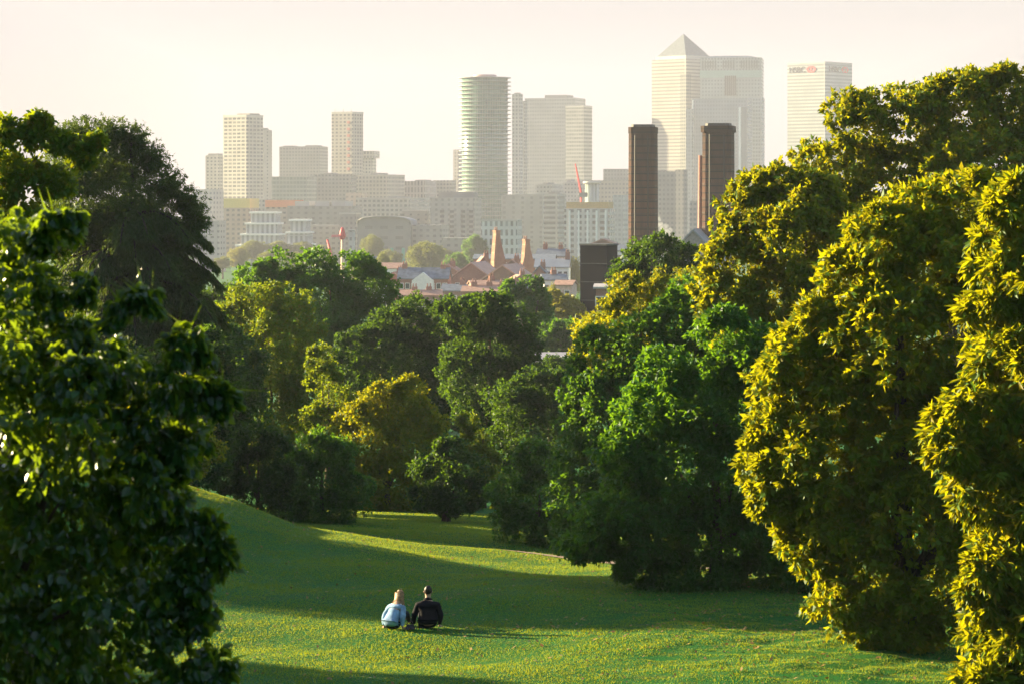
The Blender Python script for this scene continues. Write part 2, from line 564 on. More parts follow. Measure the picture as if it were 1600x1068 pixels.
def crown_mesh(name, lobes, L=0.16, W=0.04, dens=9.0, nl=8, puff=0.8, fill=1.0, droop=0.35, rose=0.10,
               fold=False, seed=1, front=True, core=True, spread=1.0, cup=-0.65, twig=1.0, tl=0.55, extra=None):
    """lobes: (x, y, z, r) boughs; each carries puffs of twigs, each twig a rosette of leaves"""
    g = np.random.default_rng(seed)
    lob = np.array(lobes, float)
    P, D, LI = [], [], []
    for i, (x, y, z, r) in enumerate(lob):
        pr = min(puff, r * 0.75)
        k = max(5, int(2.4 * fill * (r / pr) ** 2 * 4))
        d = rdir(g, k)
        d = d[d[:, 2] > cup]
        if front:   # the far side of a crown is left thinner
            d = d[(d[:, 1] < 0.35) | (g.uniform(size=len(d)) < 0.35)]
        rr = r * g.uniform(0.62, 1.0, len(d))
        p = np.array([x, y, z]) + d * rr[:, None] * np.array([1, 1, 0.92])
        P.append(p)
        D.append(d)
        LI.append(np.full(len(p), i))
    P, D, LI = np.concatenate(P), np.concatenate(D), np.concatenate(LI)

    def deep(pts, li, lim):
        bad = np.zeros(len(pts), bool)
        for j, (x, y, z, r) in enumerate(lob):
            q = np.linalg.norm(pts - np.array([x, y, z]), axis=1) < lim * r
            bad |= q & (li != j)
        return bad
    keep = ~deep(P, LI, 0.66)
    P, D, LI = P[keep], D[keep], LI[keep]
    pr = np.minimum(puff, lob[LI, 3] * 0.75) * g.uniform(0.45, 1.15, len(P))
    m = np.maximum(4, (dens * pr * pr * 4.5).astype(int))
    idx = np.repeat(np.arange(len(P)), m)
    dd = unit(rdir(g, len(idx)) + 0.75 * D[idx] + np.array([0, 0, 0.12]))
    q = P[idx] + dd * (pr[idx] * g.uniform(0.55, 1.08, len(idx)))[:, None] * np.array([1, 1, 0.8])
    keep = ~deep(q, LI[idx], 0.72)
    q, dd = q[keep], dd[keep]
    ri = np.repeat(np.arange(len(q)), nl)
    pos = q[ri] + rdir(g, len(ri)) * rose
    parts = [leaves_from(g, pos, dd[ri], L, W, droop, spread, fold)]
    if twig:   # sprigs that stick out of the boughs
        k = np.maximum(3, (twig * 14 * (lob[:, 3] / np.minimum(puff, lob[:, 3] * .75)) ** 1.3).astype(int))
        ti = np.repeat(np.arange(len(lob)), k)
        d = rdir(g, len(ti))
        d[:, 2] = np.abs(d[:, 2]) * np.where(g.uniform(size=len(ti)) < .75, 1, -.6)
        p0 = lob[ti, :3] + d * (lob[ti, 3] * .92)[:, None]
        ok = ~deep(p0, ti, 0.9)
        d, p0, ti = d[ok], p0[ok], ti[ok]
        dirn = unit(d + 0.45 * rdir(g, len(d)) + np.array([0, 0, .15]))
        ln = np.minimum(puff, lob[ti, 3]) * tl * g.uniform(.5, 1.5, len(d))
        m2 = 16
        si = np.repeat(np.arange(len(d)), m2)
        tt = g.uniform(0.05, 1, len(si))
        pp = p0[si] + dirn[si] * (ln[si] * tt)[:, None] + np.array([0, 0, -1]) * (ln[si] * tt ** 2 * droop * .5)[:, None]
        parts.append(leaves_from(g, pp, dirn[si], L, W, droop, spread, fold))
        parts.append(leaves_from(g, p0, dirn, float(np.mean(ln)), 0.03 * L + .002, 0, 0.05))
    if core:   # the thick inner foliage
        cp, cd = [], []
        for x, y, z, r in lob:
            k = int(190 + 150 * r)
            d = rdir(g, k)
            cp.append(np.array([x, y, z]) + d * (r * g.uniform(0.25, 0.66, k))[:, None])
            cd.append(d)
        cp, cd = np.concatenate(cp), np.concatenate(cd)
        s = float(np.median(lob[:, 3])) * 0.25
        parts.append(leaves_from(g, cp, cd, s, s * 0.36, 0.6, 0.8))
    if extra:
        parts += extra
    return leaf_mesh(name, parts)


def trunk_mesh(base, lobes, r0, g, limbs=7, lean=0.0):
    """trunk from base rising into the crown, with limbs to the boughs (all in local coordinates)"""
    lob = np.array(lobes, float)
    cx, cy = np.average(lob[:, 0], weights=lob[:, 3]), np.average(lob[:, 1], weights=lob[:, 3])
    zt, zb = lob[:, 2].max(), lob[:, 2].min()
    mb = MB()
    H = zt
    fork = max(1.0, zb * 0.6 + H * 0.12)
    fork = min(fork, H * 0.5)
    k = [(0, 0, -0.3), (0, 0, 0.25), (cx * 0.15, cy * 0.15, fork * 0.55), (cx * 0.4, cy * 0.4, fork), (cx * 0.8, cy * 0.8, H * 0.62), (cx, cy, H * 0.85)]
    rr = [r0 * 1.6, r0 * 1.12, r0 * 0.92, r0 * 0.8, r0 * 0.4, r0 * 0.12]
    mb.tube(k, rr, 9)
    order = np.argsort(-lob[:, 3])[:limbs]
    for i in order:
        x, y, z, r = lob[i]
        s = Vector((cx * 0.35, cy * 0.35, fork * g.uniform(0.75, 1.1)))
        e = Vector((x, y, z))
        mid = s.lerp(e, 0.5) + Vector((g.normal() * 0.25, g.normal() * 0.25, abs((e - s).length) * 0.08))
        mb.tube([s, mid, e], [r0 * 0.42, r0 * 0.26, r0 * 0.08], 6)
    return mb


TREES = []


def tree(name, label, Y, spec, base_px=None, mat='leaf_green', cat='tree', r0=None, seed=None, group='trees of the park', bark='bark',
         back=True, base=None, jit=0.5, sat=3, **kw):
    seed = seed or (len(TREES) * 13 + 5)
    g = np.random.default_rng(seed)
    lob = []
    k = Y / F
    sz = np.array([s[2] for s in spec])
    for s in spec:
        r = s[2] * k
        dy = (s[3] if len(s) > 3 else g.uniform(-1, 1) * jit * r)
        lob.append([X(s[0], Y), Y + dy, Z(s[1], Y), r])
    if back:
        for s in [q for q in lob if q[3] >= np.median(sz) * k]:
            lob.append([s[0] + g.normal() * 0.2 * s[3], s[1] + 1.25 * s[3], s[2] - 0.1 * s[3], s[3] * 0.95])
    if sat:      # smaller knots of foliage breaking up each bough
        for s in list(lob):
            for _ in range(sat if s[3] > np.median(sz) * k * .6 else 1):
                d = rdir(g, 1)[0]
                d[1] = -abs(d[1]) * .8
                d = d / np.linalg.norm(d)
                q = g.uniform(.22, .42)
                lob.append([s[0] + d[0] * s[3] * .92, s[1] + d[1] * s[3] * .92, s[2] + d[2] * s[3] * .88, s[3] * q])
    lob = np.array(lob)
    bx = X(base_px, Y) if base_px is not None else float(np.average(lob[:, 0], weights=lob[:, 3] ** 2))
    by = float(np.average(lob[:, 1], weights=lob[:, 3]))
    if base is not None:
        bx, by = base
    bz = gz(bx, by)
    t = empty(name, (bx, by, bz))
    tag(t, label, cat, group)
    lob[:, 0] -= bx
    lob[:, 1] -= by
    lob[:, 2] -= bz
    H = lob[:, 2].max()
    cm = spray_mesh('crown', lob, seed=seed) if kw.get('spray') else crown_mesh('crown', lob, seed=seed, **kw)
    link('crown', cm, M[mat], t)
    trunk_mesh((0, 0, 0), lob, r0 or max(0.09, H * 0.028), g).build('trunk', M[bark], t)
    TREES.append(t)
    return t


def copy_tree(src, loc, rz, s, label, group, name=None, cat=None, mat=None):
    r = src.copy()
    r.name = name or src.name.split('.')[0]
    C.objects.link(r)
    r.location = loc
    r.rotation_euler = (0, 0, rz)
    r.scale = s if isinstance(s, tuple) else (s, s, s)
    r['label'] = label
    r['group'] = group
    if cat:
        r['category'] = cat
    for ch in src.children:
        c = ch.copy()
        c.name = ch.name.split('.')[0]
        C.objects.link(c)
        c.parent = r
        if mat and c.name.startswith('crown'):
            c.material_slots[0].link = 'OBJECT'
            c.material_slots[0].material = M[mat]
    return r


def archetype(name, label, seed, H, rad, mat, nlobes=14, tall=1.0, L=0.3, W=0.1, dens=3.0, nl=6, puff=1.3, group='far trees'):
    g = np.random.default_rng(seed)
    lob = []
    zc = H - rad * tall
    for i in range(nlobes):
        d = rdir(g, 1)[0]
        d[2] = d[2] * 0.8 + 0.15
        rr = rad * g.uniform(0.30, 0.46)
        p = d * (rad - rr) * np.array([1, 1, tall])
        lob.append([p[0], p[1], zc + p[2], rr])
    lob.append([0, 0, zc, rad * 0.62])
    t = empty(name)
    tag(t, label, 'tree', group)
    link('crown', crown_mesh('crown', lob, L=L, W=W, dens=dens, nl=nl, puff=puff, seed=seed, front=False, rose=0.2), M[mat], t)
    trunk_mesh((0, 0, 0), np.array(lob), H * 0.028, g).build('trunk', M['bark'], t)
    return t


def cedar(label, px, Y, tiers, mass, seed=3):
    """dark conifer with level, drooping boughs: tiers (row, reach in px)"""
    g = np.random.default_rng(seed)
    bx, by = X(px, Y), Y
    bz = gz(bx, by)
    t = empty('conifer', (bx, by, bz))
    tag(t, label, 'tree', 'trees of the park')
    k = Y / F
    H = Z(200, Y) - bz
    mb = MB()
    mb.tube([(0, 0, -0.3), (0.05, 0, H * 0.4), (0, 0, H * 0.97)], [0.42, 0.28, 0.04], 9)
    pos, out = [], []
    for py, reach in tiers:
        z0 = Z(py, Y) - bz
        Rr = reach * k
        nb = 11
        a0 = g.uniform(0, 6)
        for b in range(nb):
            a = a0 + b * 2 * PI / nb + g.normal() * 0.15
            ln = Rr * g.uniform(0.72, 1.1)
            dirv = np.array([math.cos(a), math.sin(a), 0])
            zz = z0 + g.normal() * 0.25
            rise = 0.12 * ln
            pts = []
            for q in range(7):
                s = q / 6
                pts.append(dirv * ln * s + np.array([0, 0, zz + rise * math.sin(s * 2.4) - 0.36 * ln * s ** 2.6]))
            mb.tube([tuple(p) for p in pts], [0.07 * (1 - q / 7) + 0.012 for q in range(7)], 5)
            pts = np.array(pts)
            m = int(95 * ln)
            s = g.uniform(0.12, 1.0, m) ** 0.8 * 6
            i = np.clip(s.astype(int), 0, 5)
            fr = (s - i)[:, None]
            c = pts[i] * (1 - fr) + pts[i + 1] * fr
            side = np.array([-dirv[1], dirv[0], 0])
            wd = (0.30 * ln * (1.08 - s / 6) + 0.12) * g.normal(size=m) * 0.7
            c = c + side * wd[:, None] + np.array([0, 0, 1]) * (g.normal(size=m) * 0.04 - np.abs(wd) * 0.45)[:, None]
            pos.append(c)
            out.append(np.tile(dirv, (m, 1)) + side * np.sign(wd)[:, None] * 0.7)
    pos, out = np.concatenate(pos), unit(np.concatenate(out))
    ri = np.repeat(np.arange(len(pos)), 7)
    pp = pos[ri] + rdir(g, len(ri)) * 0.07
    bough = leaves_from(g, pp, out[ri], 0.22, 0.022, 0.9, 0.5)
    lob = []
    for x_, y_, r_ in mass:
        lob.append([X(x_, Y) - bx, g.uniform(-1, 1) * r_ * k * .8, Z(y_, Y) - bz, r_ * k])
        if r_ > 40:
            lob.append([X(x_, Y) - bx + g.normal() * .4, r_ * k * 1.3, Z(y_, Y) - bz, r_ * k])
    cm = crown_mesh('crown', lob, L=0.13, W=0.022, dens=13, nl=9, puff=0.42, seed=seed, tl=.9, twig=1.6, extra=[bough])
    link('crown', cm, M['needle'], t)
    mb.build('trunk', M['dark_bark'], t)
    return t


def spray_mesh(name, lobes, seed=1, L=0.072, W=0.029, k0=20):
    """crown of arching shoots: each shoot carries side twigs with hanging leaves set along them"""
    g = np.random.default_rng(seed)
    lob = np.array(lobes, float)
    n = np.maximum(9, (k0 * (lob[:, 3] / .4) ** 2).astype(int))
    li = np.repeat(np.arange(len(lob)), n)
    d = rdir(g, len(li))
    d[:, 1] = np.where(g.uniform(size=len(d)) < .8, -np.abs(d[:, 1]), d[:, 1])
    d = unit(d)
    c, r = lob[li, :3], lob[li, 3:4]
    a = c + d * r * g.uniform(.1, .5, (len(d), 1))
    ln = r * g.uniform(.45, 1.0, (len(d), 1)) + .06
    dirn = unit(d + .5 * rdir(g, len(d)) + np.array([0, 0, .1]))
    pos, out, stems = [], [], []
    side0 = unit(np.cross(dirn, np.array([0, 0, 1.0]) + .5 * rdir(g, len(d))))
    for j in range(9):
        t = (j + 1) / 9
        p = a + dirn * ln * t + np.array([0, 0, -.28]) * ln * t * t
        for sg in (-1, 1):
            td = unit(dirn * .7 + side0 * sg * .9 + .25 * rdir(g, len(d)) + np.array([0, 0, -.25 * t]))
            tl_ = ln * .42 * (1.15 - t) * g.uniform(.5, 1.2, (len(d), 1)) + .03
            stems.append((p, td, tl_))
            for q in (.35, .7, 1.0):
                keep = g.uniform(size=len(d)) < .62
                pos.append((p + td * tl_ * q)[keep])
                out.append(unit(td + np.array([0, 0, -.35]))[keep])
    pos, out = np.concatenate(pos), np.concatenate(out)
    parts = [leaves_from(g, pos, out, L, W, .45, .45, True)]
    parts.append(leaves_from(g, a, dirn, float(ln.mean()), .006, 0, .02))
    for p, td, tl_ in stems[::3]:
        parts.append(leaves_from(g, p, td, float(tl_.mean()), .0032, 0, .02))
    return leaf_mesh(name, parts)


def build_trees():
    # ---- foreground lime at the picture's left edge
    tree('lime_tree', 'nearest dark tree with broad heart shaped leaves, filling the lower left side', 18,
         [(-45, 375, 75), (35, 425, 36), (92, 352, 13, -.2), (118, 338, 7, -.2), (60, 365, 14), (0, 510, 90), (110, 520, 38), (205, 487, 16, -.2), (238, 468, 9, -.2), (170, 565, 42), (120, 452, 16), (-30, 640, 110), (-40, 800, 120), (-40, 960, 120),
          (290, 540, 18, -.1), (130, 640, 95), (250, 650, 48), (310, 612, 22, 0), (90, 780, 120), (235, 740, 50), (230, 850, 65), (318, 868, 20, 0),
          (120, 950, 120), (258, 955, 44), (282, 1045, 42), (100, 1090, 120), (300, 905, 16, 0), (135, 560, 36, -.3), (272, 592, 18, -.2),
          (345, 860, 9, 0), (345, 612, 9, 0), (318, 540, 8, 0), (325, 960, 9, 0), (340, 1035, 12, 0), (290, 800, 20, 0), (325, 820, 9, 0), (280, 700, 22, 0)],
         base=(-3.95, 18.4), mat='leaf_fore', r0=0.11, seed=21, spray=True, sat=0)
    # ---- second row on the left
    tree('broadleaf_tree', 'small sunlit tree at the left edge, rising behind the nearest dark leafy tree', 48,
         [(62, 192, 11), (60, 214, 16), (15, 222, 26), (104, 226, 13), (-30, 280, 50), (30, 285, 36), (85, 290, 22), (-5, 380, 60), (60, 370, 34), (20, 480, 70), (-40, 560, 90), (40, 600, 70), (130, 250, 10), (150, 225, 8)],
         base=(-8.3, 48.5), mat='leaf_olive', L=0.12, W=0.034, dens=11, nl=8, puff=0.30, seed=32, core=False)
    cedar('broad dark conifer with layered spreading boughs standing against the sky', 205, 108,
          [(345, 120), (385, 135), (405, 150), (440, 148), (465, 160), (505, 158), (545, 160), (600, 150)],
          [(95, 222, 24), (130, 212, 24), (168, 210, 22), (205, 222, 24), (236, 252, 22), (180, 262, 48), (120, 275, 48), (262, 292, 28), (292, 318, 22), (305, 345, 18), (205, 335, 56),
           (120, 350, 60), (282, 372, 36), (235, 420, 56), (150, 440, 70), (285, 450, 36), (275, 510, 45), (200, 520, 70), (100, 520, 80), (300, 560, 36), (240, 600, 60), (150, 610, 60)])
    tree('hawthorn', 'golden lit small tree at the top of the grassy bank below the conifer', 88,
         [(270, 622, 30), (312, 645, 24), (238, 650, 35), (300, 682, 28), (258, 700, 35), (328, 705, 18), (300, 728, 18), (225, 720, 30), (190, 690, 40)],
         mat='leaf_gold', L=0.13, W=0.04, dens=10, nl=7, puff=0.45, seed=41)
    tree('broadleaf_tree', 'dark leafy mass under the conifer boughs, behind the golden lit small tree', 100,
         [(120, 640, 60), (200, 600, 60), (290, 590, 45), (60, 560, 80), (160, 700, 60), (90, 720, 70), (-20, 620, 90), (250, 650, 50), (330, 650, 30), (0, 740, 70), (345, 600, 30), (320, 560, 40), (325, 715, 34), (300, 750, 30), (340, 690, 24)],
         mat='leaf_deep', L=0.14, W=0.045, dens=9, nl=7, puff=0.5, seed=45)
    # ---- middle distance, far to near
    T = tree
    T('broadleaf_tree', 'tall dark green tree with bright yellow green top, its head reaching the white terraced flats', 220,
      [(440, 418, 24), (490, 415, 26), (402, 432, 24), (540, 432, 32), (585, 452, 32), (500, 470, 50), (440, 462, 40), (604, 480, 24), (565, 412, 15),
       (622, 492, 18), (560, 500, 42), (480, 530, 60), (560, 570, 60)], mat='leaf_green', L=0.24, W=0.085, dens=7, nl=7, puff=0.9, seed=51)
    T('broadleaf_tree', 'broad deep green tree with a wide rounded head in the middle of the valley', 190,
      [(600, 522, 38), (645, 503, 38), (692, 506, 36), (560, 552, 34), (622, 562, 60), (700, 562, 60), (660, 622, 60), (570, 602, 40), (730, 622, 50), (620, 650, 60)],
      mat='leaf_deep', L=0.2, W=0.07, dens=8, nl=7, puff=0.85, seed=52)
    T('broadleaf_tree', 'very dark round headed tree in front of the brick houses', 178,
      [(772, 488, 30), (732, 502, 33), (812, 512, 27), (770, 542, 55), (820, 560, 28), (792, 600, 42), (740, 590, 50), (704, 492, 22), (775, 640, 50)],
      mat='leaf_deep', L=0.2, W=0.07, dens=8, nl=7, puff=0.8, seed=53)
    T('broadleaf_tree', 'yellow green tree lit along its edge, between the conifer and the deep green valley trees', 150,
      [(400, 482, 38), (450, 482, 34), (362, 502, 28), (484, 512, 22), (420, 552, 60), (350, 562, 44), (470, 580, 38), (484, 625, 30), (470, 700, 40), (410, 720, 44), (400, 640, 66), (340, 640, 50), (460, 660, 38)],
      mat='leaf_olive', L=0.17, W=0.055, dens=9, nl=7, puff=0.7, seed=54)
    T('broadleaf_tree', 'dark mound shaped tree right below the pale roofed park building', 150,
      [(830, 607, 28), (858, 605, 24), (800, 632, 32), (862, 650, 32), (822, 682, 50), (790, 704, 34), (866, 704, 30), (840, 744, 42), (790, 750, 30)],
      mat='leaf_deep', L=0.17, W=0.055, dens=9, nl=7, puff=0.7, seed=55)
    T('young_tree', 'slender yellowish tree standing in a dark gap of the wood', 141,
      [(500, 560, 20), (505, 592, 22), (522, 630, 24), (500, 660, 24), (532, 680, 18), (510, 700, 24)],
      mat='leaf_olive', L=0.16, W=0.05, dens=8, nl=7, puff=0.5, seed=56)
    T('young_tree', 'small yellowish tree just behind the lone dark tree on the lawn', 136,
      [(742, 692, 18), (760, 722, 18), (772, 760, 20), (750, 760, 20), (778, 800, 16), (730, 660, 14)],
      mat='leaf_olive', L=0.15, W=0.045, dens=7, nl=7, puff=0.45, seed=57)
    T('chestnut_tree', 'two tiered chestnut with a golden sunlit crest in the centre of the valley', 132,
      [(600, 617, 20), (636, 617, 24), (566, 638, 20), (540, 660, 16), (620, 652, 45), (672, 662, 20), (576, 684, 48), (642, 702, 48), (600, 752, 50), (662, 722, 28), (640, 770, 36), (565, 760, 40), (560, 800, 34), (610, 818, 34), (652, 812, 26)],
      mat='leaf_gold', L=0.17, W=0.055, dens=10, nl=8, puff=0.6, seed=58)
    T('lawn_tree', 'dark rounded tree on a short trunk, alone on the lawn just beyond the sunlit crest', 121,
      [(700, 706, 20), (678, 736, 28), (726, 732, 24), (700, 768, 38), (664, 778, 20), (740, 768, 20), (700, 778, 24), (668, 782, 16), (732, 782, 16)],
      base_px=697, mat='leaf_deep', L=0.15, W=0.05, dens=11, nl=7, puff=0.55, seed=59, r0=0.16)
    T('lawn_tree', 'round dense tree with gold edged crown just above the sunlit grass crest', 114,
      [(490, 702, 24), (465, 726, 20), (522, 712, 26), (500, 752, 44), (452, 772, 26), (542, 764, 26), (490, 788, 32), (552, 792, 18), (520, 806, 26), (450, 802, 22), (480, 812, 24)],
      mat='leaf_green', L=0.15, W=0.05, dens=11, nl=7, puff=0.55, seed=60)
    T('lawn_tree', 'dark rounded tree half hidden behind the grassy bank', 108,
      [(395, 688, 24), (426, 696, 20), (370, 702, 20), (400, 738, 36), (360, 748, 20), (436, 742, 20), (400, 772, 30), (430, 775, 20), (352, 720, 16)],
      mat='leaf_deep', L=0.14, W=0.045, dens=11, nl=7, puff=0.5, seed=61)
    T('lawn_tree', 'bushy tree beside the pale footpath, at the edge of the big green trees', 104,
      [(838, 714, 22), (814, 734, 20), (866, 730, 22), (798, 772, 26), (842, 782, 42), (884, 782, 30), (820, 828, 32), (872, 838, 32), (792, 812, 18), (850, 850, 24)],
      mat='leaf_green', L=0.14, W=0.045, dens=11, nl=7, puff=0.5, seed=62)
    T('broadleaf_tree', 'hazy green tree beside the pale roofed park building', 340,
      [(866, 520, 18), (846, 530, 18), (893, 522, 20), (876, 545, 20), (905, 545, 18), (850, 550, 14)], mat='leaf_green', L=0.34, W=0.13, dens=4, nl=6, puff=1.1, seed=63)
    T('broadleaf_tree', 'pale yellow tree beside the dark slab building', 400,
      [(876, 482, 18), (855, 492, 12), (896, 488, 14), (880, 505, 18), (866, 466, 9)], mat='leaf_willow', L=0.4, W=0.15, dens=3.5, nl=6, puff=1.2, seed=64)
    T('broadleaf_tree', 'small green tree with a lit edge just above the very dark round headed tree', 320,
      [(830, 447, 14), (800, 452, 13), (842, 466, 15), (815, 474, 18), (790, 465, 10), (840, 490, 16)], mat='leaf_green', L=0.32, W=0.12, dens=4.5, nl=6, puff=1.0, seed=65)
    # ---- right hand wood
    T('evergreen_oak', 'dark domed tree in front of the two brick chimneys', 172,
      [(1030, 402, 34), (990, 420, 28), (1072, 412, 26), (1012, 442, 40), (1062, 440, 34), (968, 442, 16), (1040, 470, 40)],
      mat='leaf_deep', L=0.18, W=0.065, dens=10, nl=7, puff=0.7, seed=71)
    T('broadleaf_tree', 'yellow green tree lit from the side next to the dark slab building', 126,
      [(985, 452, 24), (1040, 455, 26), (1082, 455, 28), (966, 478, 18), (1000, 484, 40), (926, 532, 22), (960, 530, 50), (1050, 520, 50), (980, 590, 50)],
      mat='leaf_gold', L=0.16, W=0.05, dens=11, nl=8, puff=0.6, seed=72)
    T('broadleaf_tree', 'tall shaded green tree whose foliage reaches down to the lawn beside the footpath', 98,
      [(1092, 472, 42), (1060, 522, 52), (1000, 545, 48), (944, 565, 42), (908, 612, 32), (950, 642, 58), (1010, 622, 58), (898, 682, 32), (1082, 602, 68), (930, 742, 48),
       (890, 782, 36), (920, 822, 48), (990, 702, 60), (1120, 540, 50)],
      mat='leaf_green', L=0.16, W=0.05, dens=8, nl=12, puff=0.55, seed=73)
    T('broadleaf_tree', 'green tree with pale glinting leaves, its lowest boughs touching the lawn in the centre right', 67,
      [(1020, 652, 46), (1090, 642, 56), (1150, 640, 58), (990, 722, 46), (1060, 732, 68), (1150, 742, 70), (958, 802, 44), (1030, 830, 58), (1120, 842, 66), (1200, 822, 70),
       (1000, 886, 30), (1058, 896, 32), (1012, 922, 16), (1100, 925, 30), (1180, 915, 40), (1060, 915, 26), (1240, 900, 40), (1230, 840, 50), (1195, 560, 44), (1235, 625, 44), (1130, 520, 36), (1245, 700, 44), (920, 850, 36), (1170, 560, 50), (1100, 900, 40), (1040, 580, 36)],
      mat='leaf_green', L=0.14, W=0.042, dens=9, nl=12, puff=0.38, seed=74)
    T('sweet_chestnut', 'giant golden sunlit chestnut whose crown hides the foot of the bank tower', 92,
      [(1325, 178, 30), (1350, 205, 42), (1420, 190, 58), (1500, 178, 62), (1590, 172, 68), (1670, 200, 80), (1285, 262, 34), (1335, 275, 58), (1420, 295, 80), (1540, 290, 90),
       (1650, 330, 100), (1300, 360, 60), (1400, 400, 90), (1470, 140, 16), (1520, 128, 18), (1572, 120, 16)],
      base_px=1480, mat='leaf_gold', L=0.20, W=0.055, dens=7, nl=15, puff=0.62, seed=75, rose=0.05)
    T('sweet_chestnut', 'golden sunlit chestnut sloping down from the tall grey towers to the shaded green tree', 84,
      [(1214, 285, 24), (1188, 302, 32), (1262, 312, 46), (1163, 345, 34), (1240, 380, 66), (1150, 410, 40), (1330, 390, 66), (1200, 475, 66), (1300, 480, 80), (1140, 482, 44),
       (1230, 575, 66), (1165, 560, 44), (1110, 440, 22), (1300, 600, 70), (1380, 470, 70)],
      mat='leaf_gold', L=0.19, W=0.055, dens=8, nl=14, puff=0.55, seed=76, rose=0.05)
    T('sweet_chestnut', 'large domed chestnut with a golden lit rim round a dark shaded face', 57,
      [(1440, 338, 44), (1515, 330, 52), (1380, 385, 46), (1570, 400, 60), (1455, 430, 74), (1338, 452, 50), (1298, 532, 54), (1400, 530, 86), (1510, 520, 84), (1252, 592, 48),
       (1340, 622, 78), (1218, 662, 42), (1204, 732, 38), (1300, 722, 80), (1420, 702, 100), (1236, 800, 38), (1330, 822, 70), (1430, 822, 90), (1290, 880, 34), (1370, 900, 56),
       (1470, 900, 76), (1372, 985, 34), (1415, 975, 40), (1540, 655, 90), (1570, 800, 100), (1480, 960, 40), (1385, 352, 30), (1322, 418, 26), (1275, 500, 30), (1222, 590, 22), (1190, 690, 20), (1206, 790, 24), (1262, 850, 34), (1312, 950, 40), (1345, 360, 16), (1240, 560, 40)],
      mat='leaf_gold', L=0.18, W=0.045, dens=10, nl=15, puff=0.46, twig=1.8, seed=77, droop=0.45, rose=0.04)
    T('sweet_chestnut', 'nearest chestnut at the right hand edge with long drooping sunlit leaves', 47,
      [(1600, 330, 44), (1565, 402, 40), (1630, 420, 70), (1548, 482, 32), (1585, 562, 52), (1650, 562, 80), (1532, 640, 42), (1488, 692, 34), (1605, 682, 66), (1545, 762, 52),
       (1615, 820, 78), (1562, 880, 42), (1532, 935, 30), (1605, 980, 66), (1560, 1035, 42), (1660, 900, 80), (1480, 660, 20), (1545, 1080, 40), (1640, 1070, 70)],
      base=(9.9, 48.6), mat='leaf_gold', L=0.22, W=0.040, dens=13, nl=15, puff=0.34, seed=78, droop=0.7, fold=True, rose=0.035)


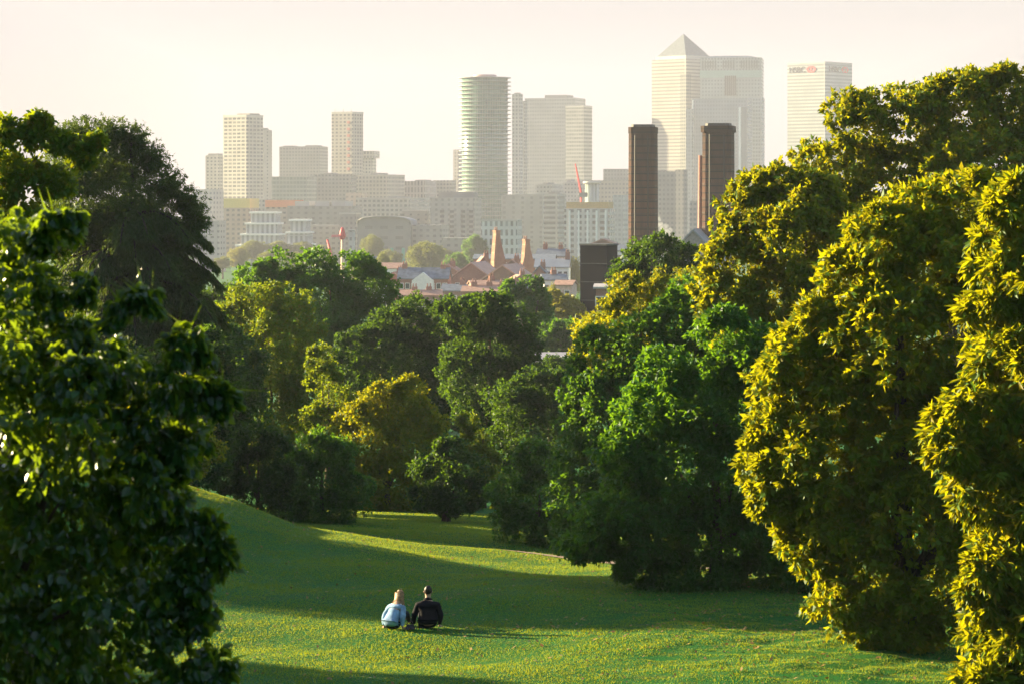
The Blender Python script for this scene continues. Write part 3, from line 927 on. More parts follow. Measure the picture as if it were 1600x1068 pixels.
def build_far_trees():
    a = archetype('park_tree', 'hazy round green tree left of the blue grey roofed school', 91, 17, 7.2, 'leaf_far', 16)
    b = archetype('park_tree', 'hazy olive tree, slender, among the far trees', 92, 18, 5.0, 'leaf_far', 12, 1.5)
    # (px, top row, Y, width px, label, source, material)
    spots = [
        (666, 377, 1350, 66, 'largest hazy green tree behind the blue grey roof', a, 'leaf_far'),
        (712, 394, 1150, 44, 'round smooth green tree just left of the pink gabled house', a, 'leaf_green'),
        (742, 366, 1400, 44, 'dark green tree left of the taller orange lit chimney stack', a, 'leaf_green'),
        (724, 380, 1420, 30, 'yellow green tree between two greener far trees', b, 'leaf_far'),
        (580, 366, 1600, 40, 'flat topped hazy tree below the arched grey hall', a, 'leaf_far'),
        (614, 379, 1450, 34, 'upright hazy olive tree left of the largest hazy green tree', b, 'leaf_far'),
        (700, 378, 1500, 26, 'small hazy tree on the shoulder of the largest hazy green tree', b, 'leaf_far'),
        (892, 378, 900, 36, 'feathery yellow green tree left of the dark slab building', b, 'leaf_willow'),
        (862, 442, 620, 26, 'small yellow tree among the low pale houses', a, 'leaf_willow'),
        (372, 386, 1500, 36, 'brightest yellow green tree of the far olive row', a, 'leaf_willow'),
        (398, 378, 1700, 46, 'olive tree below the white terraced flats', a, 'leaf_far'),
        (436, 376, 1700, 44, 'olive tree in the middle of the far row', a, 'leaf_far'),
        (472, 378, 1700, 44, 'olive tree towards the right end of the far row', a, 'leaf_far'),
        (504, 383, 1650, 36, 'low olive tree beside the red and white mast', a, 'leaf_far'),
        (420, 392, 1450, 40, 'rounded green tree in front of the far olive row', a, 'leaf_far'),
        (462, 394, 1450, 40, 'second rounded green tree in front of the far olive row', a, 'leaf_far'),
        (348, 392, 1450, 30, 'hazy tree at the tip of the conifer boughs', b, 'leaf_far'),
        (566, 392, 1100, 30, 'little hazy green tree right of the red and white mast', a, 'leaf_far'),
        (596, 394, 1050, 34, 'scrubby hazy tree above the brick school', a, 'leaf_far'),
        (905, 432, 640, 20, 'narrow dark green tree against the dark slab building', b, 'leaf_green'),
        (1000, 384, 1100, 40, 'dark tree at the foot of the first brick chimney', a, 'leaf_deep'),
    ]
    used = set()
    for px, top, Y, w, lab, src, mat in spots:
        wid = 14.4 if src is a else 10.0
        s = w * Y / F / wid
        hh = 17.0 if src is a else 18.0
        z0 = gz(X(px, Y), Y)
        H = Z(top, Y) - z0
        sz = max(H / hh, s * 0.8)
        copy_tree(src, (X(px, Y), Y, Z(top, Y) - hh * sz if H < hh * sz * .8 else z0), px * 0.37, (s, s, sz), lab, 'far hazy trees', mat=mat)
    for src in (a, b):
        for ch in list(src.children):
            bpy.data.objects.remove(ch)
        bpy.data.objects.remove(src)
    # woodland hidden in the valley, plus unseen trees added off view to cast the shade
    c = archetype('valley_tree', 'valley tree', 95, 13, 5.2, 'leaf_green', 18, 1.1, L=0.26, W=0.09, dens=5.5, nl=7, puff=1.0)
    lst = [(500, 300, 10), (620, 260, 8.5), (700, 280, 8), (780, 240, 8), (560, 240, 9), (860, 205, 7), (330, 200, 12), (250, 170, 11), (380, 250, 13), (440, 290, 12), (300, 130, 9), (200, 140, 10)]
    for i, (px, Y, H) in enumerate(lst):
        s = H / 13
        copy_tree(c, (X(px, Y), Y, gz(X(px, Y), Y)), i * 1.3, s, 'tree of the dark wood filling the valley behind the lawn trees', 'valley wood', mat='leaf_deep')
    for i, (x, y, H) in enumerate(SHADERS):
        s = H / 13
        copy_tree(c, (x, y, gz(x, y) - 0.2), i * 0.9, (s * SHW[i] if i < len(SHW) else s, s, s), 'unseen tree added outside the view on the sunny side to cast shade', 'trees outside the view', mat='leaf_green')
    for ch in list(c.children):
        bpy.data.objects.remove(ch)
    bpy.data.objects.remove(c)


SHADERS = [(-27, 79.5, 9), (-31, 77.2, 7.5), (-27, 81.8, 7), (-20, 58.4, 8.0), (-21, 51, 8), (-20, 51.5, 9), (-22, 44, 10), (-15, 31, 8), (-12, 25, 5.5), (-24, 94.5, 8), (-27, 99, 7), (-22, 101, 8), (-24, 110, 8.5), (-26, 118, 9.5), (-28, 124, 9.5), (-30, 131, 9.5), (-27, 106, 8), (-9.5, 21.5, 6.2), (-9.5, 14, 8), (-8.5, 6, 8.5), (-13, 17, 9), (-17, 37, 9)]
SHW = [1] * 20


# ------------------------------------------------------------------ the city
def frame_at(name, label, cat, pxc, Y, phi, group=None, z0=None):
    z = gz(X(pxc, Y), Y) - 0.3 if z0 is None else z0
    e = empty(name, (X(pxc, Y), Y, z), -R(phi))
    tag(e, label, cat, group)
    return e, z


def block(name, label, px0, pxc, px1, top, Y, phi, fac, cat='building', group='city buildings', plant=(), par=0.0, depth=None, z0=None, ledge=None, body='walls'):
    """slab or tower seen on its corner pxc; px0..pxc is the left face, pxc..px1 the right face"""
    e, z = frame_at(name, label, cat, pxc, Y, phi, group, z0)
    k = Y / F
    a = (pxc - px0) * k / math.cos(R(phi))
    b = (px1 - pxc) * k / max(math.sin(R(phi)), 0.02) if px1 > pxc else (depth or a * 0.5)
    if depth:
        b = depth
    H = Z(top, Y) - z
    mb = MB()
    mb.box(-a, 0, 0, b, 0, H)
    mb.build(body, fac, e)
    if par:
        p = MB()
        t = 0.5
        p.box(-a - .2, .2, -.2, t, H, H + par)
        p.box(-a - .2, .2, b - t, b + .2, H, H + par)
        p.box(-a - .2, -a + t, t, b - t, H, H + par)
        p.box(-t, .2, t, b - t, H, H + par)
        p.build('parapet', M['trim'], e)
    for u0, u1, hh in plant:     # plant rooms: shares of the front face, height in rows
        p = MB()
        p.box(-a + u0 * a, -a + u1 * a, b * .2, b * .8, H + 0.01, H + hh * k)
        p.build('plant_room', M['plant'], e)
    if ledge:
        st, th, out, mt = ledge
        p = MB()
        zz = st
        while zz < H - 1:
            p.box(-a - out, 0 + out, -out, -0.01, zz, zz + th)
            p.box(0.01, out, -out * 0, b, zz, zz + th)
            p.box(-a - out, -a - 0.01, 0, b, zz, zz + th)
            zz += st
        p.build('floor_bands', mt, e)
    return e, a, b, H, k


def fm(i, wall, glass, **kw):
    return facade('facade_%d' % i, wall, glass, **kw)


def text_mesh(s, size, depth=0.3):
    cu = bpy.data.curves.new('txt', 'FONT')
    cu.body = s
    cu.size = size
    cu.extrude = depth
    cu.align_x = 'LEFT'
    o = bpy.data.objects.new('txt', cu)
    C.objects.link(o)
    bpy.context.view_layer.update()
    dg = bpy.context.evaluated_depsgraph_get()
    me = bpy.data.meshes.new_from_object(o.evaluated_get(dg))
    bpy.data.objects.remove(o)
    bpy.data.curves.remove(cu)
    me.materials.clear()
    return me


def build_city():
    M['trim'] = plain('stone_trim', (0.40, 0.38, 0.35), 0.7, var=0.1, scale=0.1)
    M['plant'] = plain('plant_room', (0.22, 0.21, 0.20), 0.7, var=0.2, scale=0.2)
    M['slab'] = plain('balcony_slab', (0.36, 0.36, 0.35), 0.6, var=0.05, scale=0.1)
    M['red_steel'] = plain('red_steel', (0.55, 0.03, 0.04), 0.5, var=0.1)
    M['white_paint'] = plain('white_paint', (0.75, 0.74, 0.70), 0.6, var=0.08)
    M['slate'] = plain('slate', (0.13, 0.15, 0.18), 0.6, var=0.3, scale=1.0, bump=0.3)
    M['tile_roof'] = plain('clay_tile', (0.34, 0.20, 0.15), 0.8, var=0.25, scale=1.2, bump=0.3)
    M['lead'] = plain('lead', (0.24, 0.26, 0.29), 0.45, var=0.15, scale=0.2)
    wall = [(0.42, 0.38, 0.32), (0.34, 0.31, 0.27), (0.50, 0.45, 0.38), (0.30, 0.28, 0.26), (0.38, 0.34, 0.33)]
    gl = (0.07, 0.085, 0.085)
    # --- skyline, left to right
    block('tower_block', 'short beige tower at the left end of the skyline', 320, 342, 350, 243, 2650, 25, fm(1, wall[2], gl, fh=3.2, bw=4, fz=.5, fu=.5), plant=[(.1, .9, 3)])
    block('tower_block', 'tallest concrete tower on the left of the skyline with a flat crown', 346, 385, 408, 183, 2500, 35, fm(2, (0.40, 0.38, 0.33), gl, fh=3.3, bw=5, fz=.55, fu=.75), plant=[(.45, 1.0, 6), (.1, .4, 3)], par=2)
    block('tower_block', 'narrow tower stepping down on the right of the tallest left hand tower', 383, 412, 423, 203, 2560, 25, fm(3, (0.46, 0.42, 0.37), gl, fh=3.2, bw=9, fz=.35, fu=.25), plant=[(.4, .9, 3)])
    block('apartment_slab', 'wide flat topped grey block between the two left hand towers', 435, 500, 510, 229, 2850, 15, fm(4, (0.27, 0.25, 0.22), (0.10, 0.12, 0.11), fh=3.3, bw=3.2, fz=.5, fu=.6), plant=[(.05, .3, 1.5), (.6, .9, 2)])
    e, a, b, H, k = block('tower_block', 'slim tower with red strips between its windows', 517, 551, 566, 178, 2600, 30, fm(5, wall[1], gl, fh=3.2, bw=4.4, fz=.55, fu=.55), par=2)
    rp = plain('brick_red_panel', (0.36, 0.12, 0.09))
    for j in range(15):
        z = H - 9 - j * 3.2 * 1.9
        MB().box(-a * .26, -a * .12, -0.5, 0.02, z, z + 2.4).build('red_panel', rp, e)
    for u in (.12, .5, .9):
        MB().tube([(-a * u, 2, H), (-a * u, 2, H + 5)], [.35, .2], 6).build('mast', M['plant'], e)
    block('tower_block', 'small tower with an overhanging flat cap beside the red striped tower', 562, 582, 587, 248, 2700, 15, fm(6, wall[2], gl, fh=3.2, bw=3, fz=.5, fu=.5))
    e, a, b, H, k = block('roof_pavilion', 'flat cap pavilion on top of the small tower beside the red striped tower', 558, 584, 588, 236, 2698, 12, fm(7, wall[0], gl, fh=4, bw=3, fz=.6, fu=.6), depth=22, z0=Z(247.5, 2698))
    block('office_block', 'greenish glass block below the left hand skyline, widest of its row', 423, 480, 492, 276, 2300, 20, fm(8, (0.30, 0.33, 0.29), (0.10, 0.15, 0.13), fh=3.4, bw=3, fz=.6, fu=.8))
    block('office_block', 'mid grey ribbed block right under the slim red striped tower', 492, 548, 555, 272, 2350, 10, fm(9, wall[3], gl, fh=3.2, bw=3, fz=.5, fu=.6), plant=[(.2, .5, 2)])
    block('office_block', 'long pale block stepping down to the right of the red striped tower', 552, 606, 630, 273, 2400, 20, fm(10, wall[0], gl, fh=3.3, bw=3.2, fz=.55, fu=.6), plant=[(.4, .6, 3)])
    block('office_block', 'block with tall narrow windows in the gap below the pink patch of sky', 626, 664, 680, 283, 2450, 20, fm(11, wall[4], gl, fh=6, bw=3, fz=.75, fu=.5), plant=[(.5, .9, 2)])
    block('office_block', 'low flat block against the foot of the round balcony tower', 676, 704, 712, 282, 2500, 18, fm(12, wall[1], gl, fh=3.2, bw=3, fz=.5, fu=.6))
    block('tower_block', 'thin grey slab peeping out left of the round balcony tower', 708, 716, 724, 234, 2750, 30, fm(13, wall[4], gl, fh=3.2, bw=3, fz=.4, fu=.4))
    # --- round tower with ring balconies
    Y = 2200
    k = Y / F
    e, z = frame_at('round_tower', 'round green glass tower wrapped in ring balconies', 'skyscraper', 757.5, Y + 19, 0)
    Rr = 41.2 * k
    H = Z(120, Y) - z
    g = N('tower_glass')
    o = g.obj()
    sep = g.n('ShaderNodeSeparateXYZ')
    g.t.links.new(o, sep.inputs[0])
    ang = g.math('ARCTAN2', sep.outputs[1], sep.outputs[0])
    seg = g.math('FRACT', g.math('MULTIPLY', ang, 9.0))
    zc = g.math('FLOOR', g.math('MULTIPLY', sep.outputs[2], 1 / 3.6))
    cmb = g.n('ShaderNodeCombineXYZ')
    g.t.links.new(g.math('FLOOR', g.math('MULTIPLY', ang, 9.0)), cmb.inputs[0])
    g.t.links.new(zc, cmb.inputs[1])
    wn = g.n('ShaderNodeTexWhiteNoise')
    g.t.links.new(cmb.outputs[0], wn.inputs['Vector'])
    c1 = g.mix(wn.outputs[0], (0.03, 0.11, 0.09), (0.08, 0.20, 0.16))
    c1 = g.mix(g.math('LESS_THAN', seg, 0.12), c1, (0.4, 0.38, 0.33))
    gm = g.surf(g.principled(c1, 0.2, 0.6))
    MB().lathe([(Rr - 2.4, 0), (Rr - 2.4, H)], 48).build('walls', gm, e)
    nfl = 42
    for j in range(nfl):
        zz = H - j * (H - 4) / nfl
        MB().lathe([(Rr - 2.2, zz - .55), (Rr, zz - .5), (Rr, zz), (Rr - 2.2, zz + .02)], 48).build('balcony', M['slab'], e)
    MB().lathe([(Rr * .45, H + .05), (Rr * .45, H + 2.0), (Rr * .43, H + 2.2)], 32).build('plant_room', plain('pink_cap', (0.5, 0.33, 0.30)), e)
    # --- pair of slim towers and the broad bank tower
    block('tower_block', 'very slim pale tower touching the round balcony tower', 800, 812, 817, 147, 2600, 25, fm(14, (0.42, 0.42, 0.40), (0.12, 0.14, 0.15), fh=3.4, bw=3.4, fz=.6, fu=.6), plant=[(.2, .8, 2)])
    block('tower_block', 'slim darker edged tower between the thin pale tower and the broad grey tower', 812, 820, 824, 158, 2640, 25, fm(15, (0.34, 0.34, 0.33), (0.10, 0.12, 0.13), fh=3.4, bw=3, fz=.6, fu=.5))
    block('broad_tower', 'broad pale grey tower with a darker band under its flat roof', 820, 898, 916, 153, 3250, 20, fm(16, (0.40, 0.385, 0.36), (0.26, 0.26, 0.25), fh=4.2, bw=3, fz=.45, fu=.7, gspec=.2), cat='skyscraper', plant=[(.36, .80, 5)])
    e, a, b, H, k = block('tower_block', 'lower glassy tower with ribbed floors on the shoulder of the broad grey tower', 884, 912, 926, 168, 3150, 30, fm(17, (0.38, 0.36, 0.34), (0.14, 0.17, 0.15), fh=4.2, bw=3, fz=.55, fu=.85), par=2)
    # --- pyramid topped tower
    Y = 3180
    k = Y / F
    e, a, b, H, k = block('pyramid_tower', 'steel clad tower with a pyramid roof, tallest of the skyline', 1021, 1072, 1121, 92, Y, 45, fm(18, (0.29, 0.27, 0.245), (0.15, 0.145, 0.135), fh=3.9, bw=60, fz=.42, fu=.98, rough=.35, grough=.25, vary=.2), cat='skyscraper')
    m = MB()
    m.box(-a * .16, .5, -.5, b * .16, 0, H - 17)
    m.build('corner_recess', fm(19, (0.13, 0.14, 0.13), (0.06, 0.07, 0.07), fh=3.9, bw=3, fz=.5, fu=.8), e)
    m = MB()
    i = 3.0
    m.prism([(-a + i, i), (-i, i), (-i, b - i), (-a + i, b - i)], H + .01, H + 4)
    m.build('crown_storey', M['trim'], e)
    m = MB()
    i = 4.0
    hp = (91.5 - 50) * k
    m.prism([(-a + i, i), (-i, i), (-i, b - i), (-a + i, b - i)], H + 4.01, H + hp, top=[(-a / 2 - .2, b / 2 - .2), (-a / 2 + .2, b / 2 - .2), (-a / 2 + .2, b / 2 + .2), (-a / 2 - .2, b / 2 + .2)])
    gp = N('pyramid_steel')
    nz = gp.noise(gp.obj(), .3, 3)
    m.build('pyramid', gp.surf(gp.principled(gp.ramp(nz, [(.3, (.085, .10, .115)), (.7, (.12, .14, .155))]), .7, .15, 0.0)), e)
    # --- square tower with louvred crown, in front of it the plain grey tower
    e, a, b, H, k = block('louvre_tower', 'pale green tower with a louvred top band and a dark square opening', 1095, 1190, 1194, 90, 3120, 8, fm(20, (0.33, 0.37, 0.35), (0.22, 0.26, 0.25), fh=4, bw=3.4, fz=.5, fu=.55, vary=.3), cat='skyscraper', depth=45)
    m = MB()
    m.prism([(-a + 3, 4), (-4, 4), (-4, b - 4), (-a + 3, b - 4)], H + .01, H + 2.2, top=[(-a * .8, 5), (-a * .2, 5), (-a * .2, b - 5), (-a * .8, b - 5)])
    m.build('curved_roof', M['lead'], e)
    n = 22
    lv = plain('louvre', (0.12, 0.14, 0.13))
    for j in range(n):
        if j in (6, 7, 13, 14):
            continue
        u = -a + 2 + j * (a - 5) / n
        MB().box(u, u + 1.5, -.5, -.01, H - 12, H - 3).build('louvre', lv, e)
    MB().box(-a - .3, .3, -.35, -.02, H - 22, H - 14).build('green_glass_band', plain('green_band', (0.25, 0.36, 0.31), .3), e)
    m = MB()
    for j in range(6):
        u = -a * .60 + j * 2.15
        m.box(u, u + 1.7, -.8, -.01, Z(149, 3120) - 5, Z(118, 3120) - 5)
    m.build('dark_opening', plain('opening', (0.07, 0.07, 0.065)), e)
    e, a, b, H, k = block('glass_tower', 'wide gridded tower standing against the lower half of the louvred tower', 1168, 1190, 1197, 153, 3040, 15, fm(21, (0.33, 0.38, 0.39), (0.20, 0.26, 0.28), fh=4, bw=3, fz=.55, fu=.7, vary=.6), cat='skyscraper')
    e, a, b, H, k = block('glass_tower', 'plain smooth grey tower with bright vertical fins, behind the second chimney', 1082, 1168, 1173, 154, 2980, 12, fm(22, (0.25, 0.29, 0.32), (0.22, 0.26, 0.29), fh=4, bw=3, fz=.5, fu=.6, vary=.2), cat='skyscraper', depth=40)
    m = MB()
    m.box(-a * .155, -a * .115, -2.2, -.01, 0, H - 9)
    m.box(-a * .99, -a * .97, -1, -.01, 0, H - 1)
    m.build('bright_fin', M['white_paint'], e)
    MB().box(-a * .11, -a * .02, -2.2, -.01, 0, H - 9).build('dark_fin', plain('slate_glass', (0.12, 0.15, 0.17), .25), e)
    block('glass_tower', 'narrow step on the left of the plain smooth grey tower', 1072, 1081, 1084, 170, 2975, 12, fm(23, (0.36, 0.37, 0.36), (0.30, 0.31, 0.30), fh=4, bw=3, fz=.5, fu=.6), cat='skyscraper')
    # --- bank tower with signs
    Y = 3260
    e, a, b, H, k = block('bank_tower', 'pale bank tower with lettering and red hexagon signs along its top', 1235, 1289, 1338, 98, Y, 42, fm(24, (0.36, 0.39, 0.39), (0.24, 0.27, 0.28), fh=4, bw=60, fz=.5, fu=.985, rough=.35, grough=.2, vary=.3), cat='skyscraper', par=1.2)
    hexr = plain('sign_red', (0.62, 0.03, 0.03), .5, var=.03)
    ink = plain('sign_black', (0.03, 0.03, 0.035), .5, var=.03)
    for face in (0, 1):
        sg = MB()
        me = text_mesh('HSBC', 9.5)
        t = link('lettering', me, ink, e)
        hx = 3.6
        if face == 0:
            t.location = (-a + 2.5, -.35, H - 10.5)
            t.rotation_euler = (PI / 2, 0, 0)
            ox = -a + 34
        else:
            t.location = (.35, 7.5, H - 10.5)
            t.rotation_euler = (PI / 2, 0, PI / 2)
            ox = 39
        mh = MB()
        # hexagon emblem: two red triangles left and right, two above and below, on white
        for tri in ([(-2 * hx, 0), (-hx, hx), (-hx, -hx)], [(2 * hx, 0), (hx, -hx), (hx, hx)], [(-hx, hx), (hx, hx), (0, 0)], [(-hx, -hx), (0, 0), (hx, -hx)]):
            pts = []
            for off in (-.6, -.3):
                for p_, q_ in tri:
                    zz = H - 7.2 + q_
                    pts.append((ox + p_, off, zz) if face == 0 else (-off, ox + p_, zz))
            mh.add(pts, [(0, 1, 2), (5, 4, 3), (0, 3, 4, 1), (1, 4, 5, 2), (2, 5, 3, 0)])
        mh.build('emblem', hexr, e)
    # --- dark low towers between the chimneys
    block('office_block', 'grey block just right of the first brick chimney', 1026, 1056, 1062, 268, 2050, 15, fm(25, (0.24, 0.245, 0.24), (0.15, 0.165, 0.165), fh=3.4, bw=3, fz=.5, fu=.6), plant=[(.1, .4, 2)])
    block('office_block', 'darker grey plain tower midway between the two brick chimneys', 1056, 1068, 1075, 265, 2020, 30, fm(26, (0.20, 0.205, 0.21), (0.14, 0.15, 0.155), fh=3.4, bw=3, fz=.5, fu=.4))
    block('office_block', 'low grey tower tucked against the left side of the second brick chimney', 1078, 1092, 1100, 314, 1900, 20, fm(27, (0.25, 0.26, 0.27), (0.15, 0.18, 0.19), fh=3.4, bw=3, fz=.5, fu=.6))
    block('office_block', 'dark flat roofed block in the distance left of the first brick chimney', 943, 980, 1000, 264, 2700, 15, fm(28, (0.26, 0.25, 0.24), (0.16, 0.16, 0.16), fh=3.6, bw=3, fz=.5, fu=.6))
    block('office_block', 'long tan block left of the first brick chimney', 915, 985, 992, 282, 2400, 8, fm(29, (0.48, 0.42, 0.32), (0.20, 0.18, 0.16), fh=3.6, bw=3, fz=.45, fu=.6), depth=30)
    # round glass drum
    e, z = frame_at('round_block', 'small round glass drum building with an overhanging flat roof', 'building', 925, 2150, 0, 'city buildings')
    k = 2150 / F
    Hd = Z(287, 2150) - z
    MB().lathe([(11 * k, 0), (11 * k, Hd)], 28).build('walls', fm(30, (0.36, 0.40, 0.37), (0.12, 0.19, 0.16), fh=40, bw=2.6, fz=.95, fu=.6), e)
    MB().lathe([(14 * k, Hd + .01), (14 * k, Hd + 1.6)], 28).build('roof', M['trim'], e)
    block('office_block', 'pale blue glass block against the foot of the first brick chimney', 958, 974, 984, 305, 1950, 20, fm(31, (0.34, 0.40, 0.42), (0.24, 0.30, 0.33), fh=3.3, bw=3, fz=.5, fu=.6))
    e, a, b, H, k = block('flats', 'white gridded block of flats with an ochre top storey', 882, 952, 962, 326, 1500, 15, fm(32, (0.62, 0.58, 0.55), (0.12, 0.11, 0.11), fh=3.1, bw=4.2, fz=.55, fu=.62), plant=[(.2, .4, 2)])
    MB().box(-a + 1, -.6, .6, b - 1, H + .01, H + 3.4).build('top_storey', plain('ochre', (0.46, 0.30, 0.12)), e)
    m = MB()
    for j in range(5):
        u = -a + (j + .5) * a / 5
        m.box(u, u + 1.0, -.5, -.01, 0, H - 1)
    m.build('piers', M['white_paint'], e)
    # red crane behind it
    Y = 1560
    e, z = frame_at('tower_crane', 'red luffing crane leaning above the white gridded flats', 'crane', 908, Y, 0, 'cranes')
    k = Y / F
    MB().tube([(0, 0, 0), (0, 0, Z(300, Y) - z)], [.7, .6], 4, False).build('mast', M['red_steel'], e)
    MB().tube([(0, 0, Z(302, Y) - z), (-9 * k, 0, Z(256, Y) - z)], [.7, .35], 4, False).build('jib', M['red_steel'], e)
    MB().box(-1.2, 3.5, -1.2, 1.2, Z(308, Y) - z, Z(301, Y) - z).build('cab', M['plant'], e)
    # more mid city
    block('flats', 'plain beige slab in the middle, right of the round balcony tower', 783, 848, 852, 304, 1850, 8, fm(33, (0.43, 0.40, 0.35), (0.36, 0.33, 0.29), fh=3.2, bw=6, fz=.5, fu=.3), depth=26)
    block('flats', 'grey louvred block left of the white gridded flats', 850, 872, 884, 303, 1800, 25, fm(34, (0.40, 0.40, 0.37), (0.16, 0.17, 0.16), fh=3.2, bw=12, fz=.5, fu=.9), plant=[(.2, .7, 3)])
    block('flats', 'low white building with dark upright windows above the brick chimney stacks', 752, 808, 813, 346, 1400, 10, fm(35, (0.70, 0.70, 0.66), (0.13, 0.15, 0.15), fh=4.6, bw=2.6, fz=.65, fu=.5), par=.8, depth=14)
    e, a, b, H, k = block('flats', 'stone coloured flats with four dark window columns, left of the round tower foot', 672, 742, 752, 309, 1750, 12, fm(36, (0.45, 0.41, 0.37), (0.30, 0.27, 0.25), fh=3.1, bw=4, fz=.5, fu=.4), plant=[(.15, .95, 9)])
    dw = plain('dark_window', (0.10, 0.09, 0.09))
    for u in (.22, .44, .69, .87):
        for j in range(int(H / 3.1) - 2):
            MB().box(-a + u * a, -a + u * a + 2.6, -.3, -.01, 2 + j * 3.1, 3.6 + j * 3.1).build('window', dw, e)
    block('flats', 'grey blocky building between the arched hall and the stone coloured flats', 628, 668, 676, 330, 1800, 15, fm(37, wall[3], gl, fh=3.1, bw=5, fz=.4, fu=.3), par=1)
    # arched hall
    e, z = frame_at('arched_hall', 'large grey hall with a rounded roof and pale edging', 'building', 600, 1650, 6, 'city buildings')
    k = 1650 / F
    w, H = 42 * k, Z(350, 1650) - z
    arc = [(-w, 0, 0)] + [(-w * math.cos(t * PI / 12), 0, H + math.sin(t * PI / 12) ** .6 * 12 * k * .95) for t in range(13)] + [(w, 0, 0)]
    vs = [(p[0], 0, p[2]) for p in arc] + [(p[0], 30, p[2]) for p in arc]
    n = len(arc)
    m = MB()
    m.add(vs, [tuple(range(n)), tuple(range(n, 2 * n))[::-1]] + [(i, i + 1, n + i + 1, n + i) for i in range(n - 1)])
    m.build('walls', fm(38, (0.27, 0.25, 0.24), (0.20, 0.19, 0.185), fh=6, bw=9, fz=.3, fu=.5), e)
    m = MB()
    m.tube([(p[0], -.6, p[2]) for p in arc[1:-1]], [.5] * 13, 5)
    m.build('roof_edge', M['plant'], e)
    m = MB()
    for u0, z0, z1 in ((10, 2, 13), (28, 2, 13)):
        m.box(u0 * k, (u0 + 5) * k, -.5, -.01, z0, z1)
    m.build('green_doors', plain('green_door', (0.10, 0.33, 0.26)), e)
    block('office_block', 'pale banded block above the arched hall', 555, 640, 668, 309, 2050, 15, fm(39, (0.44, 0.41, 0.37), gl, fh=3.3, bw=3.4, fz=.5, fu=.6), plant=[(.5, .7, 2)])
    block('office_block', 'pinkish block between the orange roofed works and the arched hall', 540, 566, 573, 301, 2150, 15, fm(40, (0.50, 0.37, 0.30), (0.3, 0.22, 0.2), fh=3.3, bw=4, fz=.45, fu=.5))
    e, a, b, H, k = block('warehouse', 'wide brown grey warehouse with a row of roof monitors', 448, 548, 556, 322, 1900, 8, fm(41, (0.29, 0.27, 0.25), (0.20, 0.185, 0.175), fh=3.5, bw=5, fz=.45, fu=.4), depth=40)
    for u in (.1, .42, .68):
        MB().box(-a + u * a, -a + (u + .22) * a, 4, 30, H + .01, H + 3.2).build('roof_monitor', M['trim'], e)
    e, a, b, H, k = block('warehouse', 'low shed with a long orange roof fascia', 415, 462, 468, 324, 1980, 10, fm(42, (0.36, 0.30, 0.27), gl, fh=3.5, bw=4, fz=.4, fu=.5), depth=20)
    MB().box(-a - .5, .5, -.8, 20.5, H + .01, H + 5.0).build('fascia', plain('orange_fascia', (0.62, 0.20, 0.09), var=.15), e)
    e, a, b, H, k = block('warehouse', 'building with a mustard yellow upper storey at the left', 343, 390, 396, 325, 2000, 12, fm(43, (0.42, 0.33, 0.26), gl, fh=3.3, bw=4, fz=.5, fu=.5), depth=22)
    MB().box(-a - .3, .3, -.4, 22, H + .01, H + 6.6).build('yellow_storey', plain('mustard', (0.52, 0.44, 0.12), var=.15), e)
    # white terraced flats
    for idx, (lab, x0, x1, top, Yt, st) in enumerate((('white stepped terrace of flats with curved decks', 362, 440, 331, 1750, 5), ('smaller white flats with stepped decks, right of the larger white terrace', 438, 486, 343, 1700, 4))):
        e, z = frame_at('terraced_flats', lab, 'building', (x0 + x1) / 2, Yt, 4, 'city buildings')
        k = Yt / F
        H = Z(top, Yt) - z
        hw = (x1 - x0) / 2 * k
        for j in range(st):
            f0 = 0.50 + 0.5 * (1 - j / (st - 1))
            z0, z1 = H * j / st, H * (j + 1) / st
            dx = (0.25 if idx == 0 else 0.1) * hw * j / st
            MB().box(-hw * f0 + dx, hw * f0 + dx, j * 1.5, 26, z0 + .05, z1 - 1.15).build('glazed_storey', fm(44 + idx * 8 + j, (0.50, 0.52, 0.54), (0.16, 0.19, 0.21), fh=20, bw=3, fz=.97, fu=.5), e)
            MB().box(-hw * f0 - .8 + dx, hw * f0 + .8 + dx, j * 1.5 - 1.4, 27, z1 - 1.1, z1).build('deck', M['white_paint'], e)
    block('flats', 'pale building at the left edge beside the tree tips', 298, 330, 346, 296, 1900, 25, fm(61, (0.48, 0.46, 0.45), (0.28, 0.29, 0.32), fh=3.2, bw=4, fz=.5, fu=.5))
    block('flats', 'lower pale building in front, next to the conifer boughs', 300, 342, 350, 345, 1600, 15, fm(62, (0.46, 0.43, 0.42), (0.22, 0.21, 0.22), fh=3.2, bw=4, fz=.4, fu=.5))
    block('office_block', 'dim grey block filling the gap left of the orange fascia shed', 388, 418, 428, 312, 2200, 20, fm(63, wall[4], gl, fh=3.3, bw=3.4, fz=.5, fu=.5))
    block('flats', 'long grey terrace behind the far olive trees', 440, 560, 566, 352, 1800, 6, fm(64, (0.36, 0.33, 0.30), (0.2, 0.18, 0.17), fh=3.2, bw=4, fz=.45, fu=.5), depth=14)
    block('flats', 'brown grey block just right of the red and white mast', 530, 556, 562, 335, 1780, 15, fm(65, (0.31, 0.28, 0.26), (0.18, 0.16, 0.16), fh=3.2, bw=3, fz=.5, fu=.5), par=1)
    block('flats', 'low block in line with the arched hall, right of it', 640, 690, 700, 352, 1650, 12, fm(66, (0.40, 0.36, 0.33), (0.22, 0.2, 0.19), fh=3.2, bw=4, fz=.45, fu=.45))
    block('flats', 'low stone wall like terrace under the stone coloured flats', 690, 760, 768, 372, 1500, 8, fm(67, (0.40, 0.36, 0.33), (0.24, 0.22, 0.21), fh=3.2, bw=4, fz=.45, fu=.45), depth=12)
    block('office_block', 'small grey cluster at the foot of the broad grey tower', 838, 862, 880, 288, 2300, 20, fm(68, (0.44, 0.42, 0.39), gl, fh=3.4, bw=3, fz=.4, fu=.5), plant=[(.3, .6, 3)])
